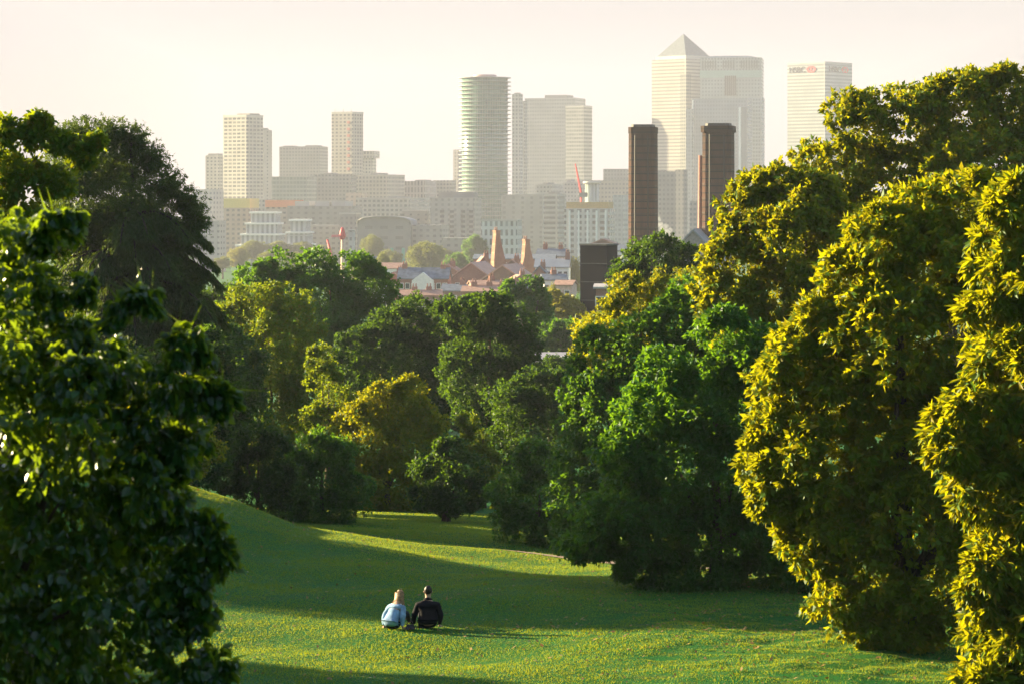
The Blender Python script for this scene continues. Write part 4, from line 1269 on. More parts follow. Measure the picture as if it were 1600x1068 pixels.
    block('office_block', 'pale grey hazy office at the right foot of the broad grey tower', 880, 914, 925, 284, 2500, 20, fm(69, (0.42, 0.40, 0.38), gl, fh=3.4, bw=3, fz=.4, fu=.5), plant=[(.1, .3, 4), (.6, .8, 2)])
    block('office_block', 'low hazy office in the gap between the louvred tower and the bank tower', 1192, 1222, 1234, 262, 3000, 15, fm(70, (0.40, 0.36, 0.38), gl, fh=3.6, bw=3, fz=.5, fu=.6))
    # red and white mast with a vessel like structure
    Y = 1150
    k = Y / F
    e, z = frame_at('signal_mast', 'red and white mast on a buff post, left of the scrubby hazy trees', 'mast', 535, Y, 0)
    MB().tube([(0, 0, 0), (0, 0, Z(372, Y) - z)], [.75, .55], 8).build('post', plain('buff_post', (0.6, 0.42, 0.30)), e)
    MB().box(-17 * k, 6 * k, -.4, .4, Z(371, Y) - z, Z(367, Y) - z).build('cross_arm', plain('pink_red', (0.6, 0.16, 0.18)), e)
    MB().lathe([(1.0, Z(374, Y) - z), (1.3, Z(366, Y) - z), (.8, Z(359, Y) - z), (.3, Z(355, Y) - z)], 10).build('head', M['red_steel'], e)
    e, z = frame_at('striped_marker', 'short leaning red post left of the red and white mast', 'post', 517, Y - 8, 0)
    MB().tube([(0, 0, 0), (0, 0, Z(396, Y) - z), (-1.4, 0, Z(374, Y) - z)], [.6, .6, .4], 8).build('post', M['red_steel'], e)
    e, z = frame_at('white_kiosk', 'narrow white tower right beside the red and white mast', 'building', 549, Y + 5, 0)
    MB().box(-4.5 * k, 4.5 * k, 0, 6, 0, Z(361, Y) - z).build('walls', fm(71, (0.6, 0.62, 0.64), (0.3, 0.33, 0.35), fh=3.4, bw=2.4, fz=.4, fu=.4), e)
    MB().box(-5 * k, 5 * k, -.4, 6.4, Z(361, Y) - z + .01, Z(359.5, Y) - z).build('roof', M['lead'], e)


def brick_mat(name, c0, c1, mortar, sc=1.0):
    g = N(name)
    o = g.obj()
    br = g.n('ShaderNodeTexBrick')
    mp = g.n('ShaderNodeMapping')
    mp.inputs['Rotation'].default_value = (PI / 2, 0, 0)
    g.t.links.new(o, mp.inputs[0])
    g.t.links.new(mp.outputs[0], br.inputs[0])
    br.inputs['Color1'].default_value = (*c0, 1)
    br.inputs['Color2'].default_value = (*c1, 1)
    br.inputs['Mortar'].default_value = (*mortar, 1)
    br.inputs['Scale'].default_value = 1.0 / sc
    nz = g.noise(o, .4, 5)
    c = g.mix(g.maprange(nz, .3, .7, 0, .55), br.outputs[0], tuple(x * .55 for x in c0))
    return g.surf(g.principled(c, .85, .15))


def gable_house(name, label, px0, px1, eave, ridge, base_row, Y, depth, wallm, roofm, phi=0, along=True, chim=(), wins=(2, 1), group='houses beyond the park', z0=None):
    """along=True: ridge runs across the view (eave side to the camera); False: the gable end faces the camera"""
    k = Y / F
    pxm = (px0 + px1) / 2
    zb = Z(base_row, Y) if z0 is None else z0
    e = empty(name, (X(pxm, Y), Y, zb), -R(phi))
    tag(e, label, 'house', group)
    w = (px1 - px0) / 2 * k / max(.3, math.cos(R(phi)))
    he, hr = Z(eave, Y) - zb, Z(ridge, Y) - zb
    zf = gz(X(pxm, Y), Y) - zb - .5
    m = MB()
    r = MB()
    t = .35
    if along:
        m.box(-w, w, 0, depth, zf, he)
        for sx in (-w, w):
            s = .3 if sx < 0 else -.3
            m.add([(sx, .02, he), (sx, depth - .02, he), (sx, depth / 2, hr - .25), (sx + s, .02, he), (sx + s, depth - .02, he), (sx + s, depth / 2, hr - .25)],
                  [(0, 1, 2), (5, 4, 3), (0, 2, 5, 3), (1, 4, 5, 2)])
        r.add([(-w - t, -t, he - .1), (w + t, -t, he - .1), (w + t, depth / 2, hr), (-w - t, depth / 2, hr), (w + t, depth + t, he - .1), (-w - t, depth + t, he - .1),
               (-w - t, -t, he + .15), (w + t, -t, he + .15), (w + t, depth / 2, hr + .25), (-w - t, depth / 2, hr + .25), (w + t, depth + t, he + .15), (-w - t, depth + t, he + .15)],
              [(6, 7, 8, 9), (9, 8, 10, 11), (0, 3, 2, 1), (3, 5, 4, 2), (0, 1, 7, 6), (4, 5, 11, 10), (0, 6, 9, 3), (3, 9, 11, 5), (1, 2, 8, 7), (2, 4, 10, 8)])
    else:
        m.add([(-w, 0, zf), (w, 0, zf), (w, 0, he), (0, 0, hr), (-w, 0, he), (-w, depth, zf), (w, depth, zf), (w, depth, he), (0, depth, hr), (-w, depth, he)],
              [(0, 1, 2, 3, 4), (9, 8, 7, 6, 5), (0, 4, 9, 5), (1, 6, 7, 2), (0, 5, 6, 1), (4, 3, 8, 9), (3, 2, 7, 8)])
        for s in (-1, 1):
            r.add([(s * (w + t), -t, he + .02 - t * .3), (0, -t, hr + .03), (0, depth + t, hr + .03), (s * (w + t), depth + t, he + .02 - t * .3),
                   (s * (w + t), -t, he + .4 - t * .3), (0, -t, hr + .42), (0, depth + t, hr + .42), (s * (w + t), depth + t, he + .4 - t * .3)],
                  [(0, 1, 2, 3), (7, 6, 5, 4), (0, 4, 5, 1), (1, 5, 6, 2), (2, 6, 7, 3), (3, 7, 4, 0)])
    m.build('wall', wallm, e)
    ro = r.build('roof', roofm, e)
    for u, ch in chim:
        c = MB()
        yy = depth / 2 if along else depth * .4
        c.box(u * w - .7, u * w + .7, yy - .6, yy + .6, min(he, hr) - .2, hr + ch)
        for q in (-.35, .35):
            c.tube([(u * w + q, yy, hr + ch), (u * w + q, yy, hr + ch + .8)], [.18, .15], 6)
        c.build('chimney', M['brick_red'], ro)
    nc, nr = wins
    for i in range(nc):
        for j in range(nr):
            ux = -w + (i + .5) * 2 * w / nc
            zt = he - 1.1 - j * 3.1
            f = MB().box(ux - .65, ux + .65, -.08, .02, zt - 1.7, zt).build('window', M['white_paint'], e)
            MB().box(ux - .52, ux + .52, -.11, -.082, zt - 1.57, zt - .13).build('pane', M['pane'], f)
    return e, w, he, hr


def build_houses():
    M['brick_red'] = brick_mat('brick_red', (0.36, 0.17, 0.12), (0.28, 0.13, 0.10), (0.35, 0.28, 0.24), .8)
    M['brick_brown'] = brick_mat('brick_brown', (0.26, 0.16, 0.12), (0.20, 0.13, 0.10), (0.30, 0.25, 0.21), .8)
    M['brick_orange'] = brick_mat('brick_orange', (0.27, 0.135, 0.095), (0.22, 0.11, 0.08), (0.45, 0.3, 0.2), .8)
    M['pink_roof'] = plain('pale_pink_tile', (0.46, 0.28, 0.22), .8, var=.15, scale=1)
    M['pane'] = plain('window_pane', (0.05, 0.06, 0.07), .1, .6, var=.1)
    # school with blue grey roof
    e, w, he, hr = gable_house('school_house', 'brick school with a long blue grey slate roof and a pale central gable', 622, 700, 436, 420, 480, 780, 9, M['brick_red'], M['slate'], 4, wins=(8, 3), chim=((-.8, 1.2), (.75, 1.0)))
    k = 780 / F
    MB().add([(-3, -.9, he - 7), (3, -.9, he - 7), (3, -.9, he - .4), (0, -.9, he + 1.8), (-3, -.9, he - .4), (-3, .02, he - 7), (3, .02, he - 7), (3, 3, he - .4), (0, 3, he + 1.8), (-3, 3, he - .4)],
             [(0, 1, 2, 3, 4), (0, 4, 9, 5), (1, 6, 7, 2), (4, 3, 8, 9), (3, 2, 7, 8), (0, 5, 6, 1), (5, 9, 8, 7, 6)]).build('central_gable', M['white_paint'], e)
    H = gable_house
    H('brick_house', 'small brick house at the right end below the blue roofed school', 690, 730, 455, 446, 490, 740, 8, M['brick_brown'], M['slate'], 6, wins=(3, 1), chim=((.5, 1.2),))
    H('brick_house', 'low brown terrace right in front of the brick school', 626, 690, 462, 455, 492, 700, 8, M['brick_brown'], M['tile_roof'], -3, wins=(6, 1), chim=((-.3, 1.0), (.4, 1.0)))
    H('brick_house', 'pink gabled house with a pale sunlit roof slope, left of the long diagonal roof', 704, 768, 436, 412, 470, 805, 16, M['brick_red'], M['pink_roof'], 14, along=False, wins=(3, 1))
    H('brick_house', 'brick house with a long diagonal sunlit roof verge', 718, 852, 462, 416, 490, 770, 18, M['brick_brown'], M['pink_roof'], 12, along=False, wins=(5, 1))
    H('brick_house', 'reddish brick block behind the diagonal roofs, between the two tapering stacks', 740, 866, 405, 399, 440, 880, 14, M['brick_red'], M['slate'], 3, wins=(9, 2))
    # tapering stacks
    for px0, px1, top, bot, lab in ((772, 791, 360, 408, 'taller tapering orange brick stack catching the sun, above the pink gabled house'), (818, 838, 374, 420, 'shorter tapering orange brick stack catching the sun, right of its taller twin')):
        Y = 850
        k = Y / F
        e = empty('chimney_stack', (X(px0, Y), Y, Z(bot + 12, Y)), R(24))
        tag(e, lab, 'chimney stack', 'tapering chimney stacks')
        h = (bot + 12 - top) * k
        w = (px1 - px0) * k * 0.85
        m = MB()
        w *= 1.25
        m.prism([(-.0, 0), (w, 0), (w, 2.5), (0, 2.5)], 0, h * .18)
        m.prism([(-.0, 0), (w, 0), (w, 2.5), (0, 2.5)], h * .18 + .01, h * .72, top=[(w * .12, 0), (w * .58, 0), (w * .58, 2.3), (w * .12, 2.3)])
        m.prism([(w * .12, 0), (w * .58, 0), (w * .58, 2.3), (w * .12, 2.3)], h * .72 + .01, h * .95, top=[(w * .17, 0), (w * .50, 0), (w * .50, 2.2), (w * .17, 2.2)])
        m.box(w * .13, w * .54, -.1, 2.35, h * .95 + .01, h)
        m.build('stack', M['brick_orange'], e)
        for q in (.15, .30):
            MB().tube([(w * q + .2, 1.1, h), (w * q + .2, 1.1, h + 1.0)], [.25, .2], 7).build('chimney_pot', M['tile_roof'], e)
    H('town_house', 'slate roofed house with pale walls right of the shorter orange stack', 838, 882, 401, 390, 440, 900, 10, plain('render_grey', (0.5, 0.48, 0.46)), M['slate'], 8, wins=(5, 2), chim=((-.5, 1.6), (.6, 1.4)))
    H('town_house', 'house with a pale blue grey roof below the slate roofed house', 836, 888, 418, 406, 450, 830, 9, M['white_paint'], M['lead'], 5, wins=(6, 2), chim=((.9, 2.2),))
    H('town_house', 'small cream house with dark windows near the yellow tree by the slab', 850, 886, 438, 430, 462, 720, 8, M['white_paint'], M['slate'], -6, wins=(4, 1), chim=((0, 1.2),))
    H('town_house', 'little pink walled house partly behind the small yellow tree', 866, 893, 446, 440, 480, 660, 8, plain('pink_render', (0.55, 0.40, 0.36)), M['tile_roof'], 10, wins=(2, 1))
    H('town_house', 'grey roofed house left of the small green tree, above the dark tree', 738, 790, 446, 440, 470, 700, 8, M['brick_brown'], M['tile_roof'], -8, wins=(5, 1), chim=((.3, 1.3),))
    H('town_house', 'faint house among the scrub left of the school', 590, 628, 420, 412, 440, 1000, 9, M['white_paint'], M['tile_roof'], 5, wins=(4, 1))
    H('town_house', 'low hazy house behind the red and white mast', 552, 600, 410, 402, 430, 1150, 9, plain('buff_render', (0.5, 0.42, 0.36)), M['slate'], 5, wins=(4, 1))
    for lab, x0, x1, ev, rg, Yh, wm, rm, al, ph in (
            ('tiny brick house squeezed above the school roof, at its right end', 684, 712, 424, 415, 860, 'brick_red', 'tile_roof', False, 10),
            ('narrow brick gable between the pink gabled house and the taller orange stack', 744, 768, 418, 403, 840, 'brick_red', 'tile_roof', False, -6),
            ('brown gabled house at the foot of the taller orange stack', 786, 812, 420, 407, 835, 'brick_brown', 'tile_roof', False, 9),
            ('brick house tucked right of the shorter orange stack', 834, 852, 428, 417, 810, 'brick_red', 'slate', False, 5),
            ('low red brick terrace in front of the two diagonal roofs', 722, 790, 456, 449, 690, 'brick_red', 'tile_roof', True, 4),
            ('brown brick terrace below the pale blue grey roof', 792, 846, 452, 445, 700, 'brick_brown', 'slate', True, -5),
            ('small brick gable among the scrub left of the school', 604, 626, 438, 427, 790, 'brick_red', 'tile_roof', False, 12),
            ('brick cottage peeping over the very dark round headed tree', 800, 826, 440, 432, 760, 'brick_brown', 'tile_roof', False, -8)):
        H('brick_house', lab, x0, x1, ev, rg, ev + 40, Yh, 8, M[wm], M[rm], ph, along=al, wins=(2 if not al else 5, 1), chim=((.45, 1.3),) if not al else ((-.5, 1.2), (.2, 1.2), (.8, 1.2)))
    # dark cladded slab
    Y = 400
    k = Y / F
    e, z = frame_at('dark_slab', 'black clad windowless slab building rising from the trees', 'building', 948, Y, 28)
    a, b = (948 - 907) * k / math.cos(R(28)), (966 - 948) * k / math.sin(R(28))
    Hh = Z(384, Y) - z
    mt = plain('black_cladding', (0.006, 0.008, 0.012), .8, .1, var=.2, scale=.3)
    MB().box(-a, 0, 0, b, 0, Hh).build('walls', mt, e)
    m = MB()
    for j in range(1, 9):
        m.box(-a - .03, .03, -.06, -.0, j * Hh / 9, j * Hh / 9 + .12)
    m.build('panel_joints', plain('joint', (0.05, 0.055, 0.06)), e)
    MB().box(-a - .1, .1, -.1, b + .1, Hh + .005, Hh + .25).build('coping', plain('coping', (0.09, 0.09, 0.09)), e)
    H('brick_house', 'low brick building with a pale parapet against the dark slab', 931, 972, 450, 447, 500, 380, 6, M['brick_red'], plain('pale_parapet', (0.4, 0.37, 0.36)), 4, wins=(3, 1))
    H('works_roof', 'brown hump roofed shed just behind the top of the dark slab', 921, 962, 383, 375, 420, 900, 12, M['brick_brown'], M['tile_roof'], 6, wins=(3, 1), along=False)
    H('works_roof', 'small grey shed between the dark slab and the first brick chimney', 950, 985, 392, 384, 430, 840, 10, M['white_paint'], M['slate'], 6, wins=(3, 1))
    # power station hall behind the oak: gable with pale verge
    e, w, he, hr = H('power_hall', 'gabled power station hall with a pale roof verge between the two brick chimneys', 1036, 1130, 410, 361, 470, 600, 24, plain('dusky_wall', (0.22, 0.20, 0.20)), M['lead'], 8, along=False, wins=(4, 1))
    # the two chimneys
    g = N('chimney_brick')
    o = g.obj()
    sep = g.n('ShaderNodeSeparateXYZ')
    g.t.links.new(o, sep.inputs[0])
    band = g.math('LESS_THAN', g.math('FRACT', g.math('MULTIPLY', sep.outputs[2], 1 / 1.55)), .16)
    mp = g.n('ShaderNodeMapping')
    mp.inputs['Scale'].default_value = (1.6, 1.6, .25)
    g.t.links.new(o, mp.inputs[0])
    st = g.noise(mp.outputs[0], .9, 5)
    c = g.ramp(st, [(.28, (0.040, 0.018, 0.012)), (.75, (0.105, 0.048, 0.030))])
    c = g.mix(band, c, (0.016, 0.012, 0.011))
    soot = g.maprange(g.math('ADD', sep.outputs[2], g.math('MULTIPLY', st, 12.0)), 50, 66, 0, .75)
    c = g.mix(soot, c, (0.014, 0.014, 0.013))
    cm = g.surf(g.principled(c, .85, .15))
    for px, top, w0, w1, Y, lab in ((1005, 195, 45, 42, 640, 'left hand square brick chimney of the power station, plain rim'), (1122.5, 193, 50, 47, 620, 'right hand brick chimney of the power station, darker with a projecting rim')):
        k = Y / F
        e, z = frame_at('brick_chimney', lab, 'chimney', px, Y, 12, 'power station chimneys')
        Hh = Z(top, Y) - z
        cut = .25

        def octo(w, y0=0):
            h = w * k / 2
            q = h * (1 - cut)
            return [(-h, -q), (-q, -h), (q, -h), (h, -q), (h, q), (q, h), (-q, h), (-h, q)]
        MB().prism(octo(w0 * .97), 0, Hh - 2.0, top=octo(w1 * .97)).build('shaft', cm, e)
        MB().prism(octo(w1 * (1.0 if px < 1100 else 1.07)), Hh - 1.99, Hh - .6).build('rim', cm, e)
        MB().prism(octo(w1 * .8), Hh - .59, Hh).build('cap', plain('cap_soot', (0.09, 0.085, 0.08)), e)
        m = MB()
        j = 2.0
        while j < Hh - 3:
            w = w0 + (w1 - w0) * j / Hh
            m.prism(octo(w * .97 + .55), j, j + .13)
            j += 3.1
        m.build('iron_bands', plain('iron_band', (0.02, 0.017, 0.016)), e)
        m = MB()
        for ux in (-.22, .26):
            m.tube([(ux * w0 * k, -w0 * k / 2 - .12, 0), (ux * w1 * k, -w1 * k / 2 - .12, Hh - 2.4)], [.16, .16], 4, False)
        m.build('conductor', plain('conductor', (0.018, 0.016, 0.016)), e)
        if px > 1100:
            MB().tube([(-w0 * k / 2 - .75, -.5, 0), (-w1 * k / 2 - .6, -.5, Hh - 7)], [.55, .45], 8).build('flue_pipe', plain('flue', (0.30, 0.14, 0.10)), e)
    # steam
    bm = bmesh.new()
    Y = 790
    g = np.random.default_rng(5)
    for px, py, r in ((1032, 352, 5), (1030, 342, 3.6), (1036, 358, 6), (1042, 364, 6.5), (1040, 354, 4.5), (1047, 360, 4.5), (1033, 366, 7), (1028, 334, 2.2)):
        bmesh.ops.create_icosphere(bm, subdivisions=3, radius=r * Y / F, matrix=Matrix.Translation((X(px, Y), Y + g.uniform(-.6, .6), Z(py, Y))))
    for v in bm.verts:
        n_ = mnoise.noise(v.co * 1.6) * .35 + mnoise.noise(v.co * 4) * .12
        v.co += v.normal * n_
    me = bpy.data.meshes.new('steam')
    bm.to_mesh(me)
    bm.free()
    sg = N('steam')
    vol = sg.n('ShaderNodeVolumePrincipled')
    vol.inputs['Color'].default_value = (.97, .97, .97, 1)
    vol.inputs['Density'].default_value = 0.22
    sg.t.links.new(vol.outputs[0], sg.out.inputs['Volume'])
    tag(link('steam', me, sg.mat), 'small white puff of steam by the first brick chimney', 'steam', kind='stuff')
    # park pavilion
    H('park_pavilion', 'low park building with a pale sunlit flat pitched roof showing between the trees', 838, 905, 576, 556, 592, 300, 7, plain('white_render', (0.6, 0.58, 0.55)), plain('pale_roof', (0.60, 0.52, 0.48), var=.1), -4, wins=(4, 1), group='park buildings')


# ------------------------------------------------------------------ the couple
def skin_body(name, pts, edges, root=0, sub=2, mat=None, parent=None, smooth=True):
    """pts: {key: ((x, y, z), (rx, ry))}; one continuous surface grown round the bones"""
    keys = list(pts)
    me = bpy.data.meshes.new(name)
    me.from_pydata([pts[k][0] for k in keys], [(keys.index(a), keys.index(b)) for a, b in edges], [])
    o = bpy.data.objects.new(name, me)
    C.objects.link(o)
    md = o.modifiers.new('skin', 'SKIN')
    md.use_smooth_shade = True
    sv = me.skin_vertices[0].data
    for i, k in enumerate(keys):
        sv[i].radius = pts[k][1]
        sv[i].use_root = (i == root)
    ms = o.modifiers.new('sub', 'SUBSURF')
    ms.levels = ms.render_levels = sub
    bpy.context.view_layer.update()
    dg = bpy.context.evaluated_depsgraph_get()
    m2 = bpy.data.meshes.new_from_object(o.evaluated_get(dg))
    bpy.data.objects.remove(o)
    bpy.data.meshes.remove(me)
    m2.name = name
    m2.polygons.foreach_set('use_smooth', [True] * len(m2.polygons))
    m2.materials.clear()
    return link(name, m2, mat, parent)


def hand(pts, ed, s, wrist, d, side, flat=True):
    """palm and five separate fingers; d: direction of the fingers, side: thumb side"""
    d = Vector(d).normalized()
    sd = Vector(side).normalized()
    dn = d.cross(sd)
    dn = dn if dn.z < 0 else -dn
    w = Vector(wrist)
    palm = w + d * .055
    pts[s + 'palm'] = (tuple(palm), (.030, .016))
    ed.append((s + 'wrist', s + 'palm'))
    for i, (off, ln) in enumerate(((.030, .070), (.010, .080), (-.011, .074), (-.031, .056))):
        kb = palm + d * .038 + sd * off
        p1 = kb + d * ln * .5 + dn * .004
        p2 = kb + d * ln + dn * .018
        a, b, c = s + 'k%d' % i, s + 'm%d' % i, s + 't%d' % i
        pts[a] = (tuple(kb), (.0095, .0095))
        pts[b] = (tuple(p1), (.0085, .0085))
        pts[c] = (tuple(p2), (.007, .007))
        ed += [(s + 'palm', a), (a, b), (b, c)]
    q1 = palm - d * .012 + sd * .040
    q2 = q1 + d * .035 + sd * .022
    pts[s + 'th1'] = (tuple(q1), (.011, .011))
    pts[s + 'th2'] = (tuple(q2), (.009, .009))
    ed += [(s + 'palm', s + 'th1'), (s + 'th1', s + 'th2')]


def build_people():
    skin = plain('skin', (0.50, 0.30, 0.21), .55, .3, var=.06, scale=8)
    # Local frame: the person sits at the origin, facing +Y (down the slope), back to the camera.
    for who in ('man', 'woman'):
        man = who == 'man'
        px = 668 if man else 611
        Y = 60.5 if man else 60.2
        x0, y0 = X(px, Y), Y
        zg = gz(x0, y0)
        s = 1.0 if man else .90
        lean = (0.0, .06) if man else (.05, .22)      # sideways, forward at the shoulders
        tilt = (0.0, .02) if man else (.03, .10)
        P = {}
        L = lambda x, y, z: (x * s, y * s, z * s)
        P['pelvis'] = (L(0, 0, .12), (.135 * s, .11 * s))
        P['waist'] = (L(lean[0] * .3, lean[1] * .25, .27), (.135 * s, .10 * s))
        P['chest'] = (L(lean[0] * .7, lean[1] * .7, .43), (.158 * s, .108 * s))
        P['should'] = (L(lean[0], lean[1], .53), (.085 * s, .060 * s))
        P['neck'] = (L(lean[0] + tilt[0] * .4, lean[1] + .02, .61), (.055 * s, .055 * s))
        P['head0'] = (L(lean[0] + tilt[0], lean[1] + .045 + tilt[1], .68), (.070 * s, .078 * s))
        P['head1'] = (L(lean[0] + tilt[0] * 1.3, lean[1] + .035 + tilt[1], .76), (.078 * s, .094 * s))
        P['head2'] = (L(lean[0] + tilt[0] * 1.4, lean[1] + .025 + tilt[1], .825), (.055 * s, .065 * s))
        E = [('pelvis', 'waist'), ('waist', 'chest'), ('chest', 'should'), ('should', 'neck'), ('neck', 'head0'), ('head0', 'head1'), ('head1', 'head2')]
        if man:
            arms = {'l': ((-.20, .05, .49), (-.285, .02, .27), (-.33, .06, .035), (-.35, .9, -.15), (.6, .4, 0)),
                    'r': ((.20, .05, .49), (.285, .04, .27), (.24, .10, .035), (.3, .9, -.15), (-.6, .4, 0))}
        else:
            arms = {'l': ((-.13, .20, .49), (-.22, .10, .27), (-.20, .06, .035), (-.4, .8, -.1), (.6, .4, 0)),
                    'r': ((.22, .20, .49), (.26, .08, .27), (.245, .10, .035), (.3, .8, -.1), (-.6, .4, 0))}
        for sd, (sh, el, wr, hd, th) in arms.items():
            P[sd + 'sh'] = (L(*sh), (.050 * s, .048 * s))
            P[sd + 'el'] = (L(*el), (.043 * s, .043 * s))
            P[sd + 'wrist'] = (L(*wr), (.026 * s, .021 * s))
            E += [('should', sd + 'sh'), (sd + 'sh', sd + 'el'), (sd + 'el', sd + 'wrist')]
            hand(P, E, sd, L(*wr), hd, th)
        for sg, sd in ((-1, 'l'), (1, 'r')):
            P[sd + 'hip'] = (L(sg * .10, .10, .105), (.095 * s, .092 * s))
            P[sd + 'knee'] = (L(sg * .20, .47, .40 if man else .34), (.062 * s, .062 * s))
            P[sd + 'ankle'] = (L(sg * .14, .80, .085), (.038 * s, .038 * s))
            P[sd + 'toe'] = (L(sg * .17, .98, .035), (.036 * s, .028 * s))
            E += [('pelvis', sd + 'hip'), (sd + 'hip', sd + 'knee'), (sd + 'knee', sd + 'ankle'), (sd + 'ankle', sd + 'toe')]
        body = skin_body('person', P, E, 0, 2, skin)
        body.location = (x0, y0, zg + .015)
        body.rotation_euler = (0, 0, R(-4) if man else R(-20))
        if man:
            tag(body, 'dark haired person in a black jacket sitting upright on the grass, seen from behind', 'person', 'couple sitting on the lawn')
        else:
            tag(body, 'fair haired person in a pale blue jacket sitting and leaning towards the one in black', 'person', 'couple sitting on the lawn')
        # face
        hx, hy, hz = P['head1'][0]
        nose = MB().tube([(hx, hy + .080 * s, hz + .01), (hx, hy + .104 * s, hz - .03), (hx, hy + .082 * s, hz - .042)], [.009, .015, .008], 8)
        nose.build('nose', skin, body)
        for sg in (-1, 1):
            MB().lathe([(.001, -.009), (.008, -.006), (.0105, 0), (.008, .006), (.001, .009)], 10).build('eye', plain('eye', (.1, .08, .07), .2), body, (hx + sg * .031 * s, hy + .078 * s, hz + .005))
            MB().tube([(hx + sg * .074 * s, hy + .0, hz + .02), (hx + sg * .088 * s, hy - .008, hz + .012), (hx + sg * .082 * s, hy - .002, hz - .03)], [.006, .012, .006], 7).build('ear', skin, body)
        MB().tube([(hx - .022, hy + .079 * s, hz - .066), (hx, hy + .084 * s, hz - .070), (hx + .022, hy + .079 * s, hz - .066)], [.003, .006, .003], 7).build('mouth', plain('lips', (.40, .16, .13), .5), body)
        # clothes
        def grow(keys, d, extra=None):
            return {q: (P[q][0], (P[q][1][0] + d, P[q][1][1] + d)) for q in keys}
        q = s * (1.0 if man else .90)
        V3 = lambda k_, dz=0, dy=0: (P[k_][0][0], P[k_][0][1] + dy, P[k_][0][2] + dz)
        jk = {'pelvis': (V3('pelvis', -.06, -.015), (.215 * q, .180 * q)), 'hem': (V3('pelvis', .05, -.01), (.212 * q, .175 * q)), 'waist': (V3('waist'), (.195 * q, .145 * q)),
              'chest': (V3('chest'), (.205 * q, .140 * q)), 'should': (V3('should', .0), (.150 * q, .110 * q)), 'collar': (V3('neck', -.025, -.004), (.074 * q, .070 * q))}
        for sd in 'lr':
            a, b = Vector(P[sd + 'el'][0]), Vector(P[sd + 'wrist'][0])
            jk[sd + 'wrist'] = (tuple(a.lerp(b, .88)), (.046 * s, .043 * s))
            jk[sd + 'el'] = (P[sd + 'el'][0], (.070 * s, .066 * s))
            jk[sd + 'sh'] = (V3(sd + 'sh', -.01), (.092 * s, .088 * s))
        je = [('hem', 'pelvis'), ('hem', 'waist'), ('waist', 'chest'), ('chest', 'should'), ('should', 'collar'), ('should', 'lsh'), ('lsh', 'lel'), ('lel', 'lwrist'), ('should', 'rsh'), ('rsh', 'rel'), ('rel', 'rwrist')]
        jm = plain('black_wool', (0.012, 0.011, 0.014), .85, .15, var=.3, scale=9) if man else plain('washed_denim', (0.22, 0.34, 0.50), .8, .2, var=.35, scale=7, bump=.4, bscale=25)
        j = skin_body('jacket', jk, je, 2, 2, jm, body)
        for v in j.data.vertices:
            n_ = mnoise.noise(Vector(v.co) * 9) * .014 + mnoise.noise(Vector(v.co) * 22) * .006
            v.co += v.normal * n_
        if man:
            cc = Vector(P['neck'][0])
            MB().tube([tuple(cc + Vector((-.07, .05, -.02))), tuple(cc + Vector((-.06, -.03, .0))), tuple(cc + Vector((0, -.062, .01))), tuple(cc + Vector((.06, -.03, .0))), tuple(cc + Vector((.07, .05, -.02)))], [.02, .03, .034, .03, .02], 8).build('collar', jm, body)
        else:      # wide pale turned down collar
            cc = Vector(P['neck'][0])
            MB().tube([tuple(cc + Vector((-.16, .03, -.07))), tuple(cc + Vector((-.09, -.06, -.05))), tuple(cc + Vector((0, -.085, -.075))), tuple(cc + Vector((.10, -.05, -.05))), tuple(cc + Vector((.16, .03, -.08)))],
                      [.012, .03, .034, .03, .012], 8).build('collar', plain('pale_collar', (.62, .60, .56), .8), body)
        tk = grow(['pelvis', 'lhip', 'lknee', 'lankle', 'rhip', 'rknee', 'rankle'], .012)
        skin_body('trousers', tk, [('pelvis', 'lhip'), ('lhip', 'lknee'), ('lknee', 'lankle'), ('pelvis', 'rhip'), ('rhip', 'rknee'), ('rknee', 'rankle')], 0, 2,
                  plain('dark_trousers', (0.02, 0.024, 0.035), .85), body)
        for sd in 'lr':
            sh = grow([sd + 'ankle', sd + 'toe'], .014)
            skin_body('shoe', sh, [(sd + 'ankle', sd + 'toe')], 0, 2, plain('shoe', (.03, .03, .03)), body)
        # hair
        hd = [Vector(P[q][0]) for q in ('head0', 'head1', 'head2')]
        if man:
            hp = {'a': (tuple(hd[0] + Vector((0, -.028, .018))), (.076, .070)), 'b': (tuple(hd[1] + Vector((0, -.020, .012))), (.094, .098)), 'c': (tuple(hd[2] + Vector((0, -.006, .012))), (.084, .092)),
                  'd': (tuple(hd[2] + Vector((.006, .02, .045))), (.045, .055))}
            hm = plain('dark_hair', (0.022, 0.012, 0.009), .5, .4, var=.4, scale=30)
            h = skin_body('hair', hp, [('a', 'b'), ('b', 'c'), ('c', 'd')], 0, 2, hm, body)
            for v in h.data.vertices:
                v.co += v.normal * (mnoise.noise(Vector(v.co) * 28) * .020 + .004)
        else:
            hp = {'c': (tuple(hd[2] + Vector((0, -.004, .006))), (.082 * s, .090 * s)), 'b': (tuple(hd[1] + Vector((0, -.026, .004))), (.104 * s, .098 * s)), 'a': (tuple(hd[0] + Vector((-.01, -.062, -.01))), (.105 * s, .070 * s)),
                  'd': (tuple(hd[0] + Vector((-.035, -.115, -.11))), (.095 * s, .042 * s)), 'e': (tuple(hd[0] + Vector((-.045, -.15, -.21))), (.055 * s, .026 * s)),
                  'g': (tuple(hd[0] + Vector((.085, -.075, -.09))), (.030 * s, .024 * s)), 'h': (tuple(hd[0] + Vector((.155, -.10, -.19))), (.016 * s, .014 * s))}
            hm = plain('fair_hair', (0.26, 0.15, 0.065), .5, .4, var=.45, scale=22)
            h = skin_body('hair', hp, [('c', 'b'), ('b', 'a'), ('a', 'd'), ('d', 'e'), ('a', 'g'), ('g', 'h')], 0, 2, hm, body)
            for v in h.data.vertices:
                v.co += v.normal * (mnoise.noise(Vector((v.co.x * 45, v.co.y * 45, v.co.z * 10))) * .012)
